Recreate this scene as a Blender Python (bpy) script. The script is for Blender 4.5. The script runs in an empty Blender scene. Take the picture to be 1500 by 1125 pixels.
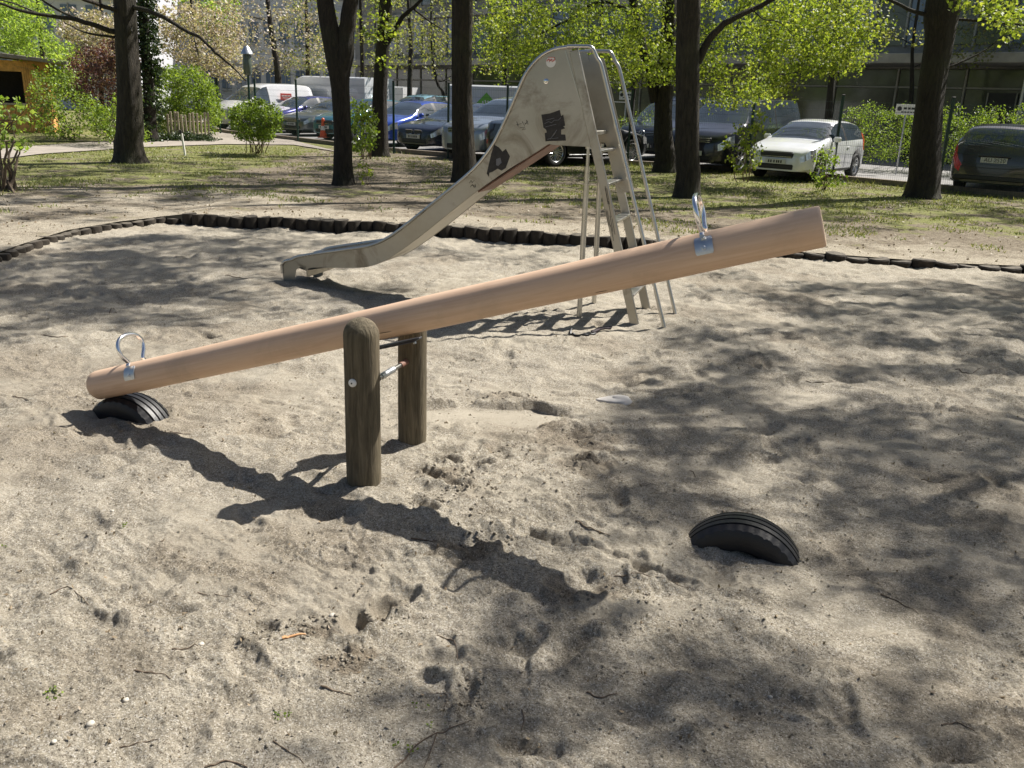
import bpy, bmesh, math, random
import numpy as np
from mathutils import Vector, Matrix
rnd = random.Random(7)
rs = np.random.RandomState(11)
scene = bpy.context.scene
col = scene.collection
R = math.radians

# ------------------------------------------------------------------ camera
F = 1285.0; PITCH = R(17.95); ROLL = R(2.1); EYE = 1.65
fwd = np.array([0, math.cos(PITCH), -math.sin(PITCH)])
_r0 = np.array([1.0, 0, 0]); _u0 = np.cross(_r0, fwd)
cright = _r0*math.cos(ROLL)+_u0*math.sin(ROLL)
cup = -_r0*math.sin(ROLL)+_u0*math.cos(ROLL)
CAM = np.array([0, 0, EYE])
cd = bpy.data.cameras.new('camera'); cam = bpy.data.objects.new('camera', cd); col.objects.link(cam)
cd.sensor_width = 36; cd.lens = F/1500*36; cd.clip_end = 600; cd.clip_start = 0.05
cam.matrix_world = Matrix(((cright[0], cup[0], -fwd[0], 0), (cright[1], cup[1], -fwd[1], 0), (cright[2], cup[2], -fwd[2], EYE), (0, 0, 0, 1)))
scene.camera = cam
# ------------------------------------------------------------------ light
SUN = np.array([0.514, 0.351, 0.783]); SUN /= np.linalg.norm(SUN)
sun_el = math.asin(SUN[2]); sun_az = math.atan2(SUN[0], SUN[1])
w = bpy.data.worlds.new('World'); scene.world = w; w.use_nodes = True
nt = w.node_tree; nt.nodes.clear()
sky = nt.nodes.new('ShaderNodeTexSky'); sky.sky_type = 'NISHITA'; sky.sun_disc = False
sky.sun_elevation = sun_el; sky.sun_rotation = sun_az; sky.dust_density = 2.5; sky.ozone_density = 0.6
bg = nt.nodes.new('ShaderNodeBackground'); bg.inputs[1].default_value = 0.05
wo = nt.nodes.new('ShaderNodeOutputWorld')
nt.links.new(sky.outputs[0], bg.inputs[0]); nt.links.new(bg.outputs[0], wo.inputs[0])
ld = bpy.data.lights.new('sun', 'SUN'); ld.energy = 5.0; ld.angle = R(0.55); ld.color = (1, 0.955, 0.88)
lo = bpy.data.objects.new('sun', ld); col.objects.link(lo)
lo.rotation_euler = Vector(SUN).to_track_quat('Z', 'Y').to_euler()
scene.view_settings.view_transform = 'Standard'; scene.view_settings.look = 'None'
scene.view_settings.exposure = 0.82; scene.view_settings.gamma = 1
scene.cycles.max_bounces = 6; scene.cycles.transparent_max_bounces = 8
scene.cycles.diffuse_bounces = 3; scene.cycles.transmission_bounces = 3; scene.cycles.caustics_reflective = False
scene.cycles.caustics_refractive = False

# ------------------------------------------------------------------ helpers
def ray(x, y): return fwd+cright*(x-750)/F-cup*(y-562.5)/F
def gnd(x, y, z=0.0):
    d = ray(x, y); return CAM+d*((z-EYE)/d[2])
def aty(x, y, Y):
    d = ray(x, y); return CAM+d*(Y/d[1])
def atpl(x, y, p0, n):
    d = ray(x, y); return CAM+d*(((p0-CAM)@n)/(d@n))
def proj(p):
    d = np.asarray(p)-CAM; z = d@fwd
    z = np.where(np.abs(z) < 1e-6, 1e-6, z)
    return 750+F*(d@cright)/z, 562.5-F*(d@cup)/z, z

# ---- noise (numpy)
_perm = rs.permutation(4096)
def _h(ix, iy, s): return _perm[(ix*73+_perm[(iy*19+s*131) % 4096]) % 4096]/4096.0
def vnoise(x, y, s=0):
    ix = np.floor(x).astype(int); iy = np.floor(y).astype(int); fx = x-ix; fy = y-iy
    fx = fx*fx*fx*(fx*(fx*6-15)+10); fy = fy*fy*fy*(fy*(fy*6-15)+10)
    a = _h(ix, iy, s); b = _h(ix+1, iy, s); c = _h(ix, iy+1, s); d = _h(ix+1, iy+1, s)
    return (a*(1-fx)+b*fx)*(1-fy)+(c*(1-fx)+d*fx)*fy-0.5
def fbm(x, y, o=4, s=0, g=0.5):
    v = 0; a = 1.0
    for i in range(o):
        v = v+a*vnoise(x*2**i+i*17.3, y*2**i-i*9.1, s+i); a *= g
    return v

class MB:
    def __init__(s): s.v = []; s.f = []; s.m = []
    def add(s, vs, fs, mi=0):
        k = len(s.v); s.v += [tuple(map(float, p)) for p in vs]
        for f in fs: s.f.append(tuple(i+k for i in f)); s.m.append(mi)
        return s
    def box(s, c, d, rot=None, bev=0.0, mi=0):
        cx, cy, cz = c; x, y, z = [q/2 for q in d]
        if bev <= 0:
            P = [(-x, -y, -z), (x, -y, -z), (x, y, -z), (-x, y, -z), (-x, -y, z), (x, -y, z), (x, y, z), (-x, y, z)]
            Fc = [(0, 3, 2, 1), (4, 5, 6, 7), (0, 1, 5, 4), (1, 2, 6, 5), (2, 3, 7, 6), (3, 0, 4, 7)]
        else:
            b = min(bev, x*.95, y*.95, z*.95)
            P = []; Fc = []
            for zz, k in ((-z, 1), (-z+b, 0), (z-b, 0), (z, 1)):
                q = b*k
                for cx_, cy_ in ((-(x-q), -(y-b)), (-(x-b), -(y-q)), (x-b, -(y-q)), (x-q, -(y-b)), (x-q, y-b), (x-b, y-q), (-(x-b), y-q), (-(x-q), y-b)):
                    P.append((cx_, cy_, zz))
            for r_ in range(3):
                for i in range(8): j = (i+1) % 8; Fc.append((r_*8+i, r_*8+j, r_*8+8+j, r_*8+8+i))
            Fc.append(tuple(range(7, -1, -1))); Fc.append(tuple(range(24, 32)))
        if rot is not None: P = [tuple(rot @ Vector(p)) for p in P]
        return s.add([(p[0]+cx, p[1]+cy, p[2]+cz) for p in P], Fc, mi)
    def beam(s, a, b, wdt, hgt, up=(0, 0, 1), bev=0.0, mi=0):
        a = Vector(a); b = Vector(b); d = (b-a); L = d.length; d.normalize(); u = Vector(up); sde = d.cross(u).normalized(); u = sde.cross(d)
        M = Matrix((d, sde, u)).transposed()
        return s.box((a+b)/2, (L, wdt, hgt), rot=M, bev=bev, mi=mi)
    def tube(s, pts, rad, n=10, caps=True, mi=0, closed=False):
        pts = [Vector(p) for p in pts]; m = len(pts)
        if not hasattr(rad, '__len__'): rad = [rad]*m
        V = []; nrm = None
        for i, p in enumerate(pts):
            if closed: t = pts[(i+1) % m]-pts[i-1]
            elif i == 0: t = pts[1]-p
            elif i == m-1: t = p-pts[i-1]
            else: t = pts[i+1]-pts[i-1]
            if t.length < 1e-9: t = Vector((0, 0, 1))
            t.normalize()
            if nrm is None:
                nrm = t.orthogonal().normalized()
            nrm = (nrm-t*nrm.dot(t)); nrm = nrm.normalized() if nrm.length > 1e-6 else t.orthogonal().normalized()
            bn = t.cross(nrm)
            for k in range(n):
                a = 2*math.pi*k/n; V.append(p+(nrm*math.cos(a)+bn*math.sin(a))*rad[i])
        Fc = []
        for i in range(m if closed else m-1):
            for k in range(n):
                k2 = (k+1) % n; i2 = (i+1) % m
                Fc.append((i*n+k, i*n+k2, i2*n+k2, i2*n+k))
        if caps and not closed:
            Fc.append(tuple(range(n-1, -1, -1))); Fc.append(tuple((m-1)*n+k for k in range(n)))
        return s.add(V, Fc, mi)
    def lathe(s, c, axis, prof, n=24, a0=0, a1=2*math.pi, mi=0):
        """prof: list of (radius, height along axis)."""
        ax = Vector(axis).normalized(); e1 = ax.orthogonal().normalized(); e2 = ax.cross(e1); c = Vector(c)
        full = abs(a1-a0-2*math.pi) < 1e-6; m = n if full else n+1
        V = []
        for k in range(m):
            a = a0+(a1-a0)*k/n; d = e1*math.cos(a)+e2*math.sin(a)
            for r_, h in prof: V.append(c+d*r_+ax*h)
        q = len(prof); Fc = []
        for k in range(n):
            k2 = (k+1) % m
            for j in range(q-1): Fc.append((k*q+j, k2*q+j, k2*q+j+1, k*q+j+1))
        return s.add(V, Fc, mi)
    def build(s, name, mat, parent=None, smooth=True, angle=35):
        me = bpy.data.meshes.new(name); me.from_pydata(s.v, [], s.f)
        mats = mat if isinstance(mat, (list, tuple)) else [mat]
        for m_ in mats: me.materials.append(m_)
        if len(mats) > 1: me.polygons.foreach_set('material_index', s.m)
        me.validate(); me.update()
        bm = bmesh.new(); bm.from_mesh(me); bmesh.ops.recalc_face_normals(bm, faces=bm.faces); bm.to_mesh(me); bm.free()
        if smooth: me.polygons.foreach_set('use_smooth', [True]*len(me.polygons)); me.set_sharp_from_angle(angle=R(angle))
        return link(name, me, parent)
def link(name, me, parent=None):
    o = bpy.data.objects.new(name, me); col.objects.link(o)
    if parent is not None: o.parent = parent
    return o
def npmesh(name, V, Q, mat, parent=None, smooth=False):
    """V (n,3) float, Q (m,4) int quads."""
    me = bpy.data.meshes.new(name); V = np.ascontiguousarray(V, dtype=np.float32); Q = np.ascontiguousarray(Q, dtype=np.int32)
    k = Q.shape[1]
    me.vertices.add(len(V)); me.vertices.foreach_set('co', V.ravel())
    me.loops.add(Q.size); me.loops.foreach_set('vertex_index', Q.ravel())
    me.polygons.add(len(Q)); me.polygons.foreach_set('loop_start', np.arange(len(Q), dtype=np.int32)*k)
    me.polygons.foreach_set('loop_total', np.full(len(Q), k, dtype=np.int32))
    me.polygons.foreach_set('use_smooth', np.full(len(Q), smooth, dtype=bool))
    me.materials.append(mat); me.update(calc_edges=True)
    return link(name, me, parent)
def tag(o, label=None, cat=None, group=None, kind=None):
    if label: o['label'] = label
    if cat: o['category'] = cat
    if group: o['group'] = group
    if kind: o['kind'] = kind
    return o
def empty(name, loc=(0, 0, 0), rz=0, label=None, cat=None, group=None):
    o = bpy.data.objects.new(name, None); col.objects.link(o); o.location = tuple(map(float, loc)); o.rotation_euler = (0, 0, rz)
    o.empty_display_size = .1
    return tag(o, label, cat, group)
def copy_tree(o, parent=None):
    c = o.copy(); col.objects.link(c)
    if parent is not None: c.parent = parent
    for ch in [q for q in o.children]: copy_tree(ch, c)
    return c
def text_mesh(name, s, size, mat, parent, M):
    cu = bpy.data.curves.new(name, 'FONT'); cu.body = s; cu.size = size; cu.extrude = 0.0015; cu.align_x = 'CENTER'; cu.align_y = 'CENTER'
    cu.materials.append(mat)
    t = bpy.data.objects.new(name+'_text', cu); col.objects.link(t); dg = bpy.context.evaluated_depsgraph_get()
    me = bpy.data.meshes.new_from_object(t.evaluated_get(dg)); bpy.data.objects.remove(t); me.materials.clear(); me.materials.append(mat)
    o = link(name, me, parent); o.matrix_local = M
    return o

# ------------------------------------------------------------------ materials
def newmat(name):
    m = bpy.data.materials.new(name); m.use_nodes = True; t = m.node_tree; t.nodes.clear()
    o = t.nodes.new('ShaderNodeOutputMaterial'); b = t.nodes.new('ShaderNodeBsdfPrincipled')
    t.links.new(b.outputs[0], o.inputs[0]); return m, t, b, o
def N(t, k, **kw):
    n = t.nodes.new(k)
    for a, v in kw.items(): setattr(n, a, v)
    return n
def noise(t, scale, detail=4, rough=.55, vec=None, dist=0):
    n = N(t, 'ShaderNodeTexNoise'); n.inputs['Scale'].default_value = scale; n.inputs['Detail'].default_value = detail
    n.inputs['Roughness'].default_value = rough; n.inputs['Distortion'].default_value = dist
    if vec is not None: t.links.new(vec, n.inputs['Vector'])
    return n
def ramp(t, fac, stops):
    n = N(t, 'ShaderNodeValToRGB'); e = n.color_ramp.elements
    while len(e) < len(stops): e.new(0.5)
    for i, (p, c) in enumerate(stops): e[i].position = p; e[i].color = (*c, 1) if len(c) == 3 else c
    t.links.new(fac, n.inputs[0]); return n
def mixc(t, fac, a, b, mode='MIX'):
    n = N(t, 'ShaderNodeMix', data_type='RGBA', blend_type=mode)
    for sck, v in ((n.inputs[0], fac), (n.inputs[6], a), (n.inputs[7], b)):
        if isinstance(v, (int, float)): sck.default_value = v
        elif isinstance(v, tuple): sck.default_value = (*v, 1)
        else: t.links.new(v, sck)
    return n.outputs[2]
def mapr(t, v, a, b, c=0.0, d=1.0):
    n = N(t, 'ShaderNodeMapRange'); t.links.new(v, n.inputs[0])
    for i, q in zip((1, 2, 3, 4), (a, b, c, d)): n.inputs[i].default_value = q
    return n.outputs[0]
def bump(t, b, h, strength=.4, dist=.01, prev=None):
    n = N(t, 'ShaderNodeBump'); n.inputs['Strength'].default_value = strength; n.inputs['Distance'].default_value = dist
    t.links.new(h, n.inputs['Height'])
    if prev is not None: t.links.new(prev.outputs[0], n.inputs['Normal'])
    t.links.new(n.outputs[0], b.inputs['Normal']); return n
def simple(name, c, rough=.5, metal=0, var=.15, scale=8, bmp=0, bscale=60, spec=None, coat=0):
    m, t, b, o = newmat(name); tc = N(t, 'ShaderNodeTexCoord')
    n = noise(t, scale, 5, .6, tc.outputs['Object'])
    lo_ = tuple(max(0, q*(1-var)) for q in c); hi = tuple(min(1, q*(1+var)) for q in c)
    r_ = ramp(t, n.outputs[0], [(.3, lo_), (.7, hi)]); t.links.new(r_.outputs[0], b.inputs['Base Color'])
    b.inputs['Roughness'].default_value = rough; b.inputs['Metallic'].default_value = metal
    if coat: b.inputs['Coat Weight'].default_value = coat; b.inputs['Coat Roughness'].default_value = .04
    if spec is not None: b.inputs['Specular IOR Level'].default_value = spec
    if bmp:
        n2 = noise(t, bscale, 4, .6, tc.outputs['Object']); bump(t, b, n2.outputs[0], bmp, .01)
    return m
def leafmat(name, cols, trans=.5, rough=.5):
    """cols: list of colours, one picked per leaf."""
    m, t, b, o = newmat(name)
    g = N(t, 'ShaderNodeNewGeometry')
    r_ = ramp(t, g.outputs['Random Per Island'], [(i/max(1, len(cols)-1), c) for i, c in enumerate(cols)])
    t.links.new(r_.outputs[0], b.inputs['Base Color']); b.inputs['Roughness'].default_value = rough
    tr = N(t, 'ShaderNodeBsdfTranslucent')
    c2 = mixc(t, 1.0, r_.outputs[0], (1.0, 1.0, .45), 'MULTIPLY')
    br = mixc(t, 1.0, c2, (1.6, 1.6, 1.6), 'MULTIPLY')
    t.links.new(br, tr.inputs[0])
    mx = N(t, 'ShaderNodeMixShader'); mx.inputs[0].default_value = trans
    t.links.new(b.outputs[0], mx.inputs[1]); t.links.new(tr.outputs[0], mx.inputs[2]); t.links.new(mx.outputs[0], o.inputs[0])
    return m
def barkmat(name, c1, c2, moss=0.0):
    m, t, b, o = newmat(name); tc = N(t, 'ShaderNodeTexCoord'); mp = N(t, 'ShaderNodeMapping'); mp.inputs['Scale'].default_value = (11, 11, 2.2)
    t.links.new(tc.outputs['Object'], mp.inputs[0])
    n = noise(t, 2.2, 8, .65, mp.outputs[0], .6); n2 = noise(t, .9, 3, .5, tc.outputs['Object'])
    r_ = ramp(t, n.outputs[0], [(.32, c1), (.7, c2)])
    c = mixc(t, mapr(t, n2.outputs[0], .5, .72, 0, moss), r_.outputs[0], (.07, .085, .035))
    t.links.new(c, b.inputs['Base Color']); b.inputs['Roughness'].default_value = .9
    bump(t, b, n.outputs[0], 1.0, .06); return m

def sand_material():
    m, t, b, o = newmat('sand'); tc = N(t, 'ShaderNodeTexCoord'); P = tc.outputs['Object']
    big = noise(t, .7, 5, .6, P); mid = noise(t, 6, 6, .65, P); fine = noise(t, 90, 5, .75, P); gr = N(t, 'ShaderNodeTexVoronoi'); gr.inputs['Scale'].default_value = 260; t.links.new(P, gr.inputs['Vector'])
    c0 = ramp(t, mid.outputs[0], [(.3, (.265, .232, .178)), (.5, (.39, .348, .275)), (.72, (.505, .457, .372))])
    c1 = mixc(t, mapr(t, big.outputs[0], .35, .7, 0, .55), c0.outputs[0], (.34, .305, .25))
    # fine ramp paints micro-shadow into the colour; then single grains, pale quartz and dark
    g2 = ramp(t, fine.outputs[0], [(.30, (.28, .26, .23)), (.41, (.80, .79, .77)), (.56, (1.08, 1.08, 1.08)), (.70, (1.75, 1.75, 1.75))])
    c2 = mixc(t, 1.0, c1, g2.outputs[0], 'MULTIPLY')
    vv = N(t, 'ShaderNodeSeparateColor'); t.links.new(gr.outputs['Color'], vv.inputs[0])
    c3 = mixc(t, mapr(t, vv.outputs[0], .86, .90, 0, .7), c2, (.66, .62, .55))
    c4 = mixc(t, mapr(t, vv.outputs[1], .87, .91, 0, .7), c3, (.11, .085, .06))
    # fine organic litter: dark specks in drifts
    vb = N(t, 'ShaderNodeTexVoronoi'); vb.inputs['Scale'].default_value = 55; vb.inputs['Randomness'].default_value = 1
    wv = noise(t, 25, 2, .5, P); ad = N(t, 'ShaderNodeVectorMath', operation='ADD'); sc_ = N(t, 'ShaderNodeVectorMath', operation='SCALE'); sc_.inputs['Scale'].default_value = .06
    t.links.new(wv.outputs['Color'], sc_.inputs[0]); t.links.new(P, ad.inputs[0]); t.links.new(sc_.outputs[0], ad.inputs[1]); t.links.new(ad.outputs[0], vb.inputs['Vector'])
    sp = mapr(t, vb.outputs['Distance'], .16, .26, 1, 0)
    vs = N(t, 'ShaderNodeSeparateColor'); t.links.new(vb.outputs['Color'], vs.inputs[0])
    pk = mapr(t, vs.outputs[0], .80, .83, 0, 1); mm = N(t, 'ShaderNodeMath', operation='MULTIPLY'); t.links.new(sp, mm.inputs[0]); t.links.new(pk, mm.inputs[1])
    dr = noise(t, 1.6, 4, .6, P); m2 = N(t, 'ShaderNodeMath', operation='MULTIPLY'); t.links.new(mm.outputs[0], m2.inputs[0]); t.links.new(mapr(t, dr.outputs[0], .42, .62, .1, .85), m2.inputs[1])
    c5 = mixc(t, m2.outputs[0], c4, (.075, .055, .035))
    at = N(t, 'ShaderNodeAttribute', attribute_name='damp')
    c6 = mixc(t, at.outputs['Fac'], c5, mixc(t, 1.0, c5, (.48, .42, .36), 'MULTIPLY'))
    fi = N(t, 'ShaderNodeAttribute', attribute_name='fine'); c7 = mixc(t, fi.outputs['Fac'], c6, (.47, .42, .335)); t.links.new(c7, b.inputs['Base Color']); b.inputs['Roughness'].default_value = .95; b.inputs['Specular IOR Level'].default_value = .25
    b1 = bump(t, b, mid.outputs[0], .4, .02)
    md2 = noise(t, 42, 8, .8, P); mk = noise(t, 2.3, 4, .6, P); b2 = bump(t, b, md2.outputs[0], .8, .012, b1); t.links.new(mapr(t, mk.outputs[0], .38, .6, .35, 1.0), b2.inputs['Strength']); gr2 = noise(t, 230, 3, .8, P); b3 = bump(t, b, fine.outputs[0], 1.0, .011, b2); bump(t, b, gr2.outputs[0], 1.0, .004, b3)
    return m
def ground_material():
    m, t, b, o = newmat('ground'); tc = N(t, 'ShaderNodeTexCoord'); P = tc.outputs['Object']
    at = N(t, 'ShaderNodeAttribute', attribute_name='green'); ap = N(t, 'ShaderNodeAttribute', attribute_name='sandy')
    n1 = noise(t, 1.3, 6, .65, P); n2 = noise(t, 14, 6, .7, P); n3 = noise(t, 70, 3, .7, P)
    dirt = ramp(t, n2.outputs[0], [(.3, (.11, .088, .065)), (.52, (.21, .175, .13)), (.72, (.36, .32, .26))])
    grs = ramp(t, n2.outputs[0], [(.28, (.08, .09, .03)), (.5, (.19, .20, .07)), (.75, (.32, .31, .14))])
    sn = ramp(t, n2.outputs[0], [(.3, (.30, .26, .20)), (.7, (.46, .41, .33))])
    k = N(t, 'ShaderNodeMath', operation='ADD'); t.links.new(at.outputs['Fac'], k.inputs[0]); t.links.new(mapr(t, n1.outputs[0], .3, .7, -.5, .5), k.inputs[1])
    k3 = N(t, 'ShaderNodeMath', operation='ADD'); t.links.new(k.outputs[0], k3.inputs[0]); t.links.new(mapr(t, n2.outputs[0], .3, .7, -.25, .25), k3.inputs[1])
    c = mixc(t, mapr(t, k3.outputs[0], .4, .6), dirt.outputs[0], grs.outputs[0])
    k2 = N(t, 'ShaderNodeMath', operation='ADD'); t.links.new(ap.outputs['Fac'], k2.inputs[0]); t.links.new(mapr(t, n1.outputs[0], .3, .7, .4, -.4), k2.inputs[1])
    c = mixc(t, mapr(t, k2.outputs[0], .35, .75), c, sn.outputs[0])
    sp = ramp(t, n3.outputs[0], [(.35, (.5, .48, .45)), (.5, (1, 1, 1)), (.68, (1.4, 1.4, 1.35))])
    c = mixc(t, 1.0, c, sp.outputs[0], 'MULTIPLY')
    t.links.new(c, b.inputs['Base Color']); b.inputs['Roughness'].default_value = 1; b.inputs['Specular IOR Level'].default_value = .2
    b1 = bump(t, b, n2.outputs[0], .8, .05); bump(t, b, n3.outputs[0], .7, .02, b1)
    return m
def wood_material(name, c1, c2, c3, axis_scale=(1.2, 26, 26), knots=True, rough=.55):
    m, t, b, o = newmat(name); tc = N(t, 'ShaderNodeTexCoord'); mp = N(t, 'ShaderNodeMapping'); mp.inputs['Scale'].default_value = axis_scale
    t.links.new(tc.outputs['Object'], mp.inputs[0]); n = noise(t, 1.6, 7, .6, mp.outputs[0], 1.2)
    n0 = noise(t, 1.3, 4, .6, tc.outputs['Object'])
    r_ = ramp(t, n.outputs[0], [(.3, c1), (.52, c2), (.72, c3)])
    c = mixc(t, mapr(t, n0.outputs[0], .35, .65, 0, .35), r_.outputs[0], c1)
    if knots:
        mp2 = N(t, 'ShaderNodeMapping'); mp2.inputs['Scale'].default_value = (4.2, 11, 11); t.links.new(tc.outputs['Object'], mp2.inputs[0])
        v = N(t, 'ShaderNodeTexVoronoi'); v.inputs['Scale'].default_value = 1; t.links.new(mp2.outputs[0], v.inputs['Vector'])
        vs = N(t, 'ShaderNodeSeparateColor'); t.links.new(v.outputs['Color'], vs.inputs[0])
        mm = N(t, 'ShaderNodeMath', operation='MULTIPLY'); t.links.new(mapr(t, v.outputs['Distance'], .03, .11, .85, 0), mm.inputs[0]); t.links.new(mapr(t, vs.outputs[0], .78, .80), mm.inputs[1])
        ha = N(t, 'ShaderNodeMath', operation='MULTIPLY'); t.links.new(mapr(t, v.outputs['Distance'], .06, .3, .45, 0), ha.inputs[0]); t.links.new(mapr(t, vs.outputs[0], .78, .80), ha.inputs[1]); c = mixc(t, ha.outputs[0], c, (.36, .19, .09)); c = mixc(t, mm.outputs[0], c, (.12, .06, .03)); dn = noise(t, 2.4, 6, .7, tc.outputs['Object'], .5); c = mixc(t, mapr(t, dn.outputs[0], .55, .72, 0, .35), c, (.34, .25, .17))
    t.links.new(c, b.inputs['Base Color']); b.inputs['Roughness'].default_value = rough
    bump(t, b, n.outputs[0], .18, .004); return m

M_sand = sand_material(); M_ground = ground_material()
M_beam = wood_material('new_wood', (.58, .39, .265), (.66, .465, .325), (.71, .52, .375))
M_endgrain = simple('end_grain', (.55, .42, .30), .7, var=.2, scale=40)
def post_wood():
    m, t, b, o = newmat('weathered_wood'); tc = N(t, 'ShaderNodeTexCoord'); mp = N(t, 'ShaderNodeMapping'); mp.inputs['Scale'].default_value = (30, 30, 2.5)
    t.links.new(tc.outputs['Object'], mp.inputs[0]); n = noise(t, 1.5, 8, .65, mp.outputs[0], .8); n2 = noise(t, 7, 4, .6, tc.outputs['Object'])
    r_ = ramp(t, n.outputs[0], [(.3, (.048, .037, .021)), (.5, (.118, .094, .058)), (.72, (.21, .172, .11))])
    c = mixc(t, mapr(t, n2.outputs[0], .4, .7, 0, .5), r_.outputs[0], (.07, .062, .035))
    t.links.new(c, b.inputs['Base Color']); b.inputs['Roughness'].default_value = .85; bump(t, b, n.outputs[0], .9, .012); return m
M_post = post_wood()
M_log = simple('log_wood', (.028, .021, .014), .9, var=.5, scale=9, bmp=.6, bscale=40)
M_logtop = simple('log_top', (.10, .085, .065), .9, var=.5, scale=25, bmp=.5, bscale=60)
def steel(name, c, rough, var=.12, scale=5, metal=1.0, stain=.0):
    m, t, b, o = newmat(name); tc = N(t, 'ShaderNodeTexCoord'); n = noise(t, scale, 6, .6, tc.outputs['Object']); n2 = noise(t, 60, 3, .6, tc.outputs['Object'])
    r_ = ramp(t, n.outputs[0], [(.3, tuple(q*(1-var) for q in c)), (.7, tuple(min(1, q*(1+var)) for q in c))])
    cc = r_.outputs[0]
    if stain:
        n3 = noise(t, 2.2, 6, .7, tc.outputs['Object'], 1.0); cc = mixc(t, mapr(t, n3.outputs[0], .52, .68, 0, stain), cc, (.20, .17, .13))
    t.links.new(cc, b.inputs['Base Color']); b.inputs['Metallic'].default_value = metal
    t.links.new(mapr(t, n.outputs[0], .3, .7, rough*.8, rough*1.25), b.inputs['Roughness']); bump(t, b, n2.outputs[0], .06, .002); return m
M_steel = steel('brushed_steel', (.40, .38, .335), .42, .2, 2.2, stain=.75)
M_slidetop = steel('polished_chute', (.50, .49, .47), .3, .1, 4)
M_tube = steel('steel_tube', (.52, .51, .48), .3, .1, 6)
M_chrome = steel('chrome', (.82, .82, .84), .12, .03, 10)
M_galv = steel('galvanised', (.58, .60, .62), .4, .12, 30)
M_rust = simple('primer_red', (.17, .085, .06), .6, var=.4, scale=14)
M_black = simple('black_paint', (.022, .019, .018), .6, var=.5, scale=20)
M_greypaint = simple('grey_scrawl', (.16, .16, .17), .6)
M_white = simple('white_plastic', (.75, .74, .70), .4, var=.04)
M_red = simple('red_print', (.55, .07, .06), .5, var=.1)
M_rubber = simple('rubber', (.011, .011, .013), .45, var=.3, scale=12, bmp=.15, bscale=120)
M_twig = simple('twig', (.11, .08, .055), .9, var=.4, scale=30)
M_chip = simple('wood_chip', (.55, .30, .14), .8, var=.3, scale=30)
M_bark = barkmat('bark', (.010, .008, .005), (.055, .043, .028), .4)
M_bark2 = barkmat('bark_grey', (.012, .010, .007), (.062, .050, .035), .3)
M_bark3 = barkmat('bark_dark', (.009, .007, .005), (.042, .033, .024), .3)
M_lime = leafmat('lime_leaves', [(.18, .25, .035), (.27, .34, .055), (.10, .15, .025), (.37, .41, .09), (.13, .19, .03)], .48)
M_green = leafmat('green_leaves', [(.09, .15, .02), (.17, .25, .04), (.25, .33, .06), (.05, .09, .014)], .45)
M_bright = leafmat('bright_leaves', [(.17, .27, .045), (.28, .40, .08), (.38, .48, .13), (.10, .17, .03)], .5)
M_dark = leafmat('dark_leaves', [(.022, .04, .014), (.04, .07, .02), (.015, .028, .01)], .2, .35)
M_bloom = leafmat('blossom', [(.56, .48, .46), (.44, .35, .32), (.28, .29, .15), (.66, .60, .58), (.20, .15, .12), (.34, .30, .22)], .3)
M_burg = leafmat('burgundy_leaves', [(.10, .035, .04), (.16, .07, .065), (.06, .03, .03), (.20, .13, .10)], .35)
M_pale = leafmat('young_leaves', [(.18, .21, .07), (.26, .28, .10), (.13, .15, .06), (.22, .19, .12)], .45)
M_grassb = leafmat('grass_blades', [(.09, .13, .03), (.18, .22, .055), (.28, .28, .12), (.13, .17, .04), (.33, .30, .17)], .25)
M_litter = leafmat('leaf_litter', [(.20, .15, .09), (.28, .21, .13), (.14, .10, .06), (.34, .29, .20)], .1)
M_asph = simple('asphalt', (.22, .215, .21), .9, var=.2, scale=3, bmp=.3, bscale=80)
M_path = simple('path_gravel', (.30, .265, .225), .95, var=.2, scale=2.5, bmp=.5, bscale=50)
M_kerb = simple('kerb_stone', (.20, .165, .13), .9, var=.3, scale=6, bmp=.5, bscale=40)
M_conc = simple('concrete', (.40, .37, .32), .85, var=.25, scale=1.2, bmp=.2, bscale=20)
M_fence = simple('green_steel', (.008, .035, .028), .35, var=.2)
M_wire = simple('green_wire', (.03, .06, .05), .4, var=.2)
M_glassg = simple('shop_glass', (.085, .10, .065), .10, var=.6, scale=.6, spec=.8)
M_glassb = simple('office_glass', (.14, .19, .26), .08, var=.4, scale=.5, spec=.7)
M_frame = simple('window_frame', (.36, .35, .31), .5, var=.1)
M_bwall = simple('pale_wall', (.66, .65, .62), .8, var=.1, scale=.6)
M_dwall = simple('grey_wall', (.26, .25, .235), .85, var=.3, scale=.8)
M_hut = simple('hut_wood', (.66, .36, .12), .7, var=.35, scale=7)
M_roof = simple('roof_board', (.24, .21, .19), .85, var=.2)
M_palis = simple('split_paling', (.45, .39, .29), .85, var=.35, scale=9)
M_cone = simple('cone_orange', (.75, .10, .03), .45, var=.06)

# ------------------------------------------------------------------ terrain
PITB = [(-5.0, 8.4), (-5.05, 8.9), (-5.08, 9.9), (-4.85, 10.7), (-4.58, 11.2), (-4.25, 11.22), (-4.0, 11.1), (-3.08, 11.12), (-1.34, 10.98), (0.2, 10.72), (1.16, 10.5), (1.94, 10.36),
        (3.31, 10.28), (3.81, 10.15), (4.9, 9.86), (5.75, 9.85), (7.2, 9.3), (8.3, 7), (8.2, 3), (7, -1.5), (3, -4), (-2, -4), (-5.5, -2), (-6.3, 2), (-5.6, 6)]
CP = np.array([0.3, 4.5])
_bt = np.array([math.atan2(y-CP[1], x-CP[0]) for x, y in PITB]); _br = np.array([math.hypot(x-CP[0], y-CP[1]) for x, y in PITB])
_o = np.argsort(_bt); _bt = _bt[_o]; _br = _br[_o]
_bt = np.concatenate([_bt[-1:]-2*math.pi, _bt, _bt[:1]+2*math.pi]); _br = np.concatenate([_br[-1:], _br, _br[:1]])
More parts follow.
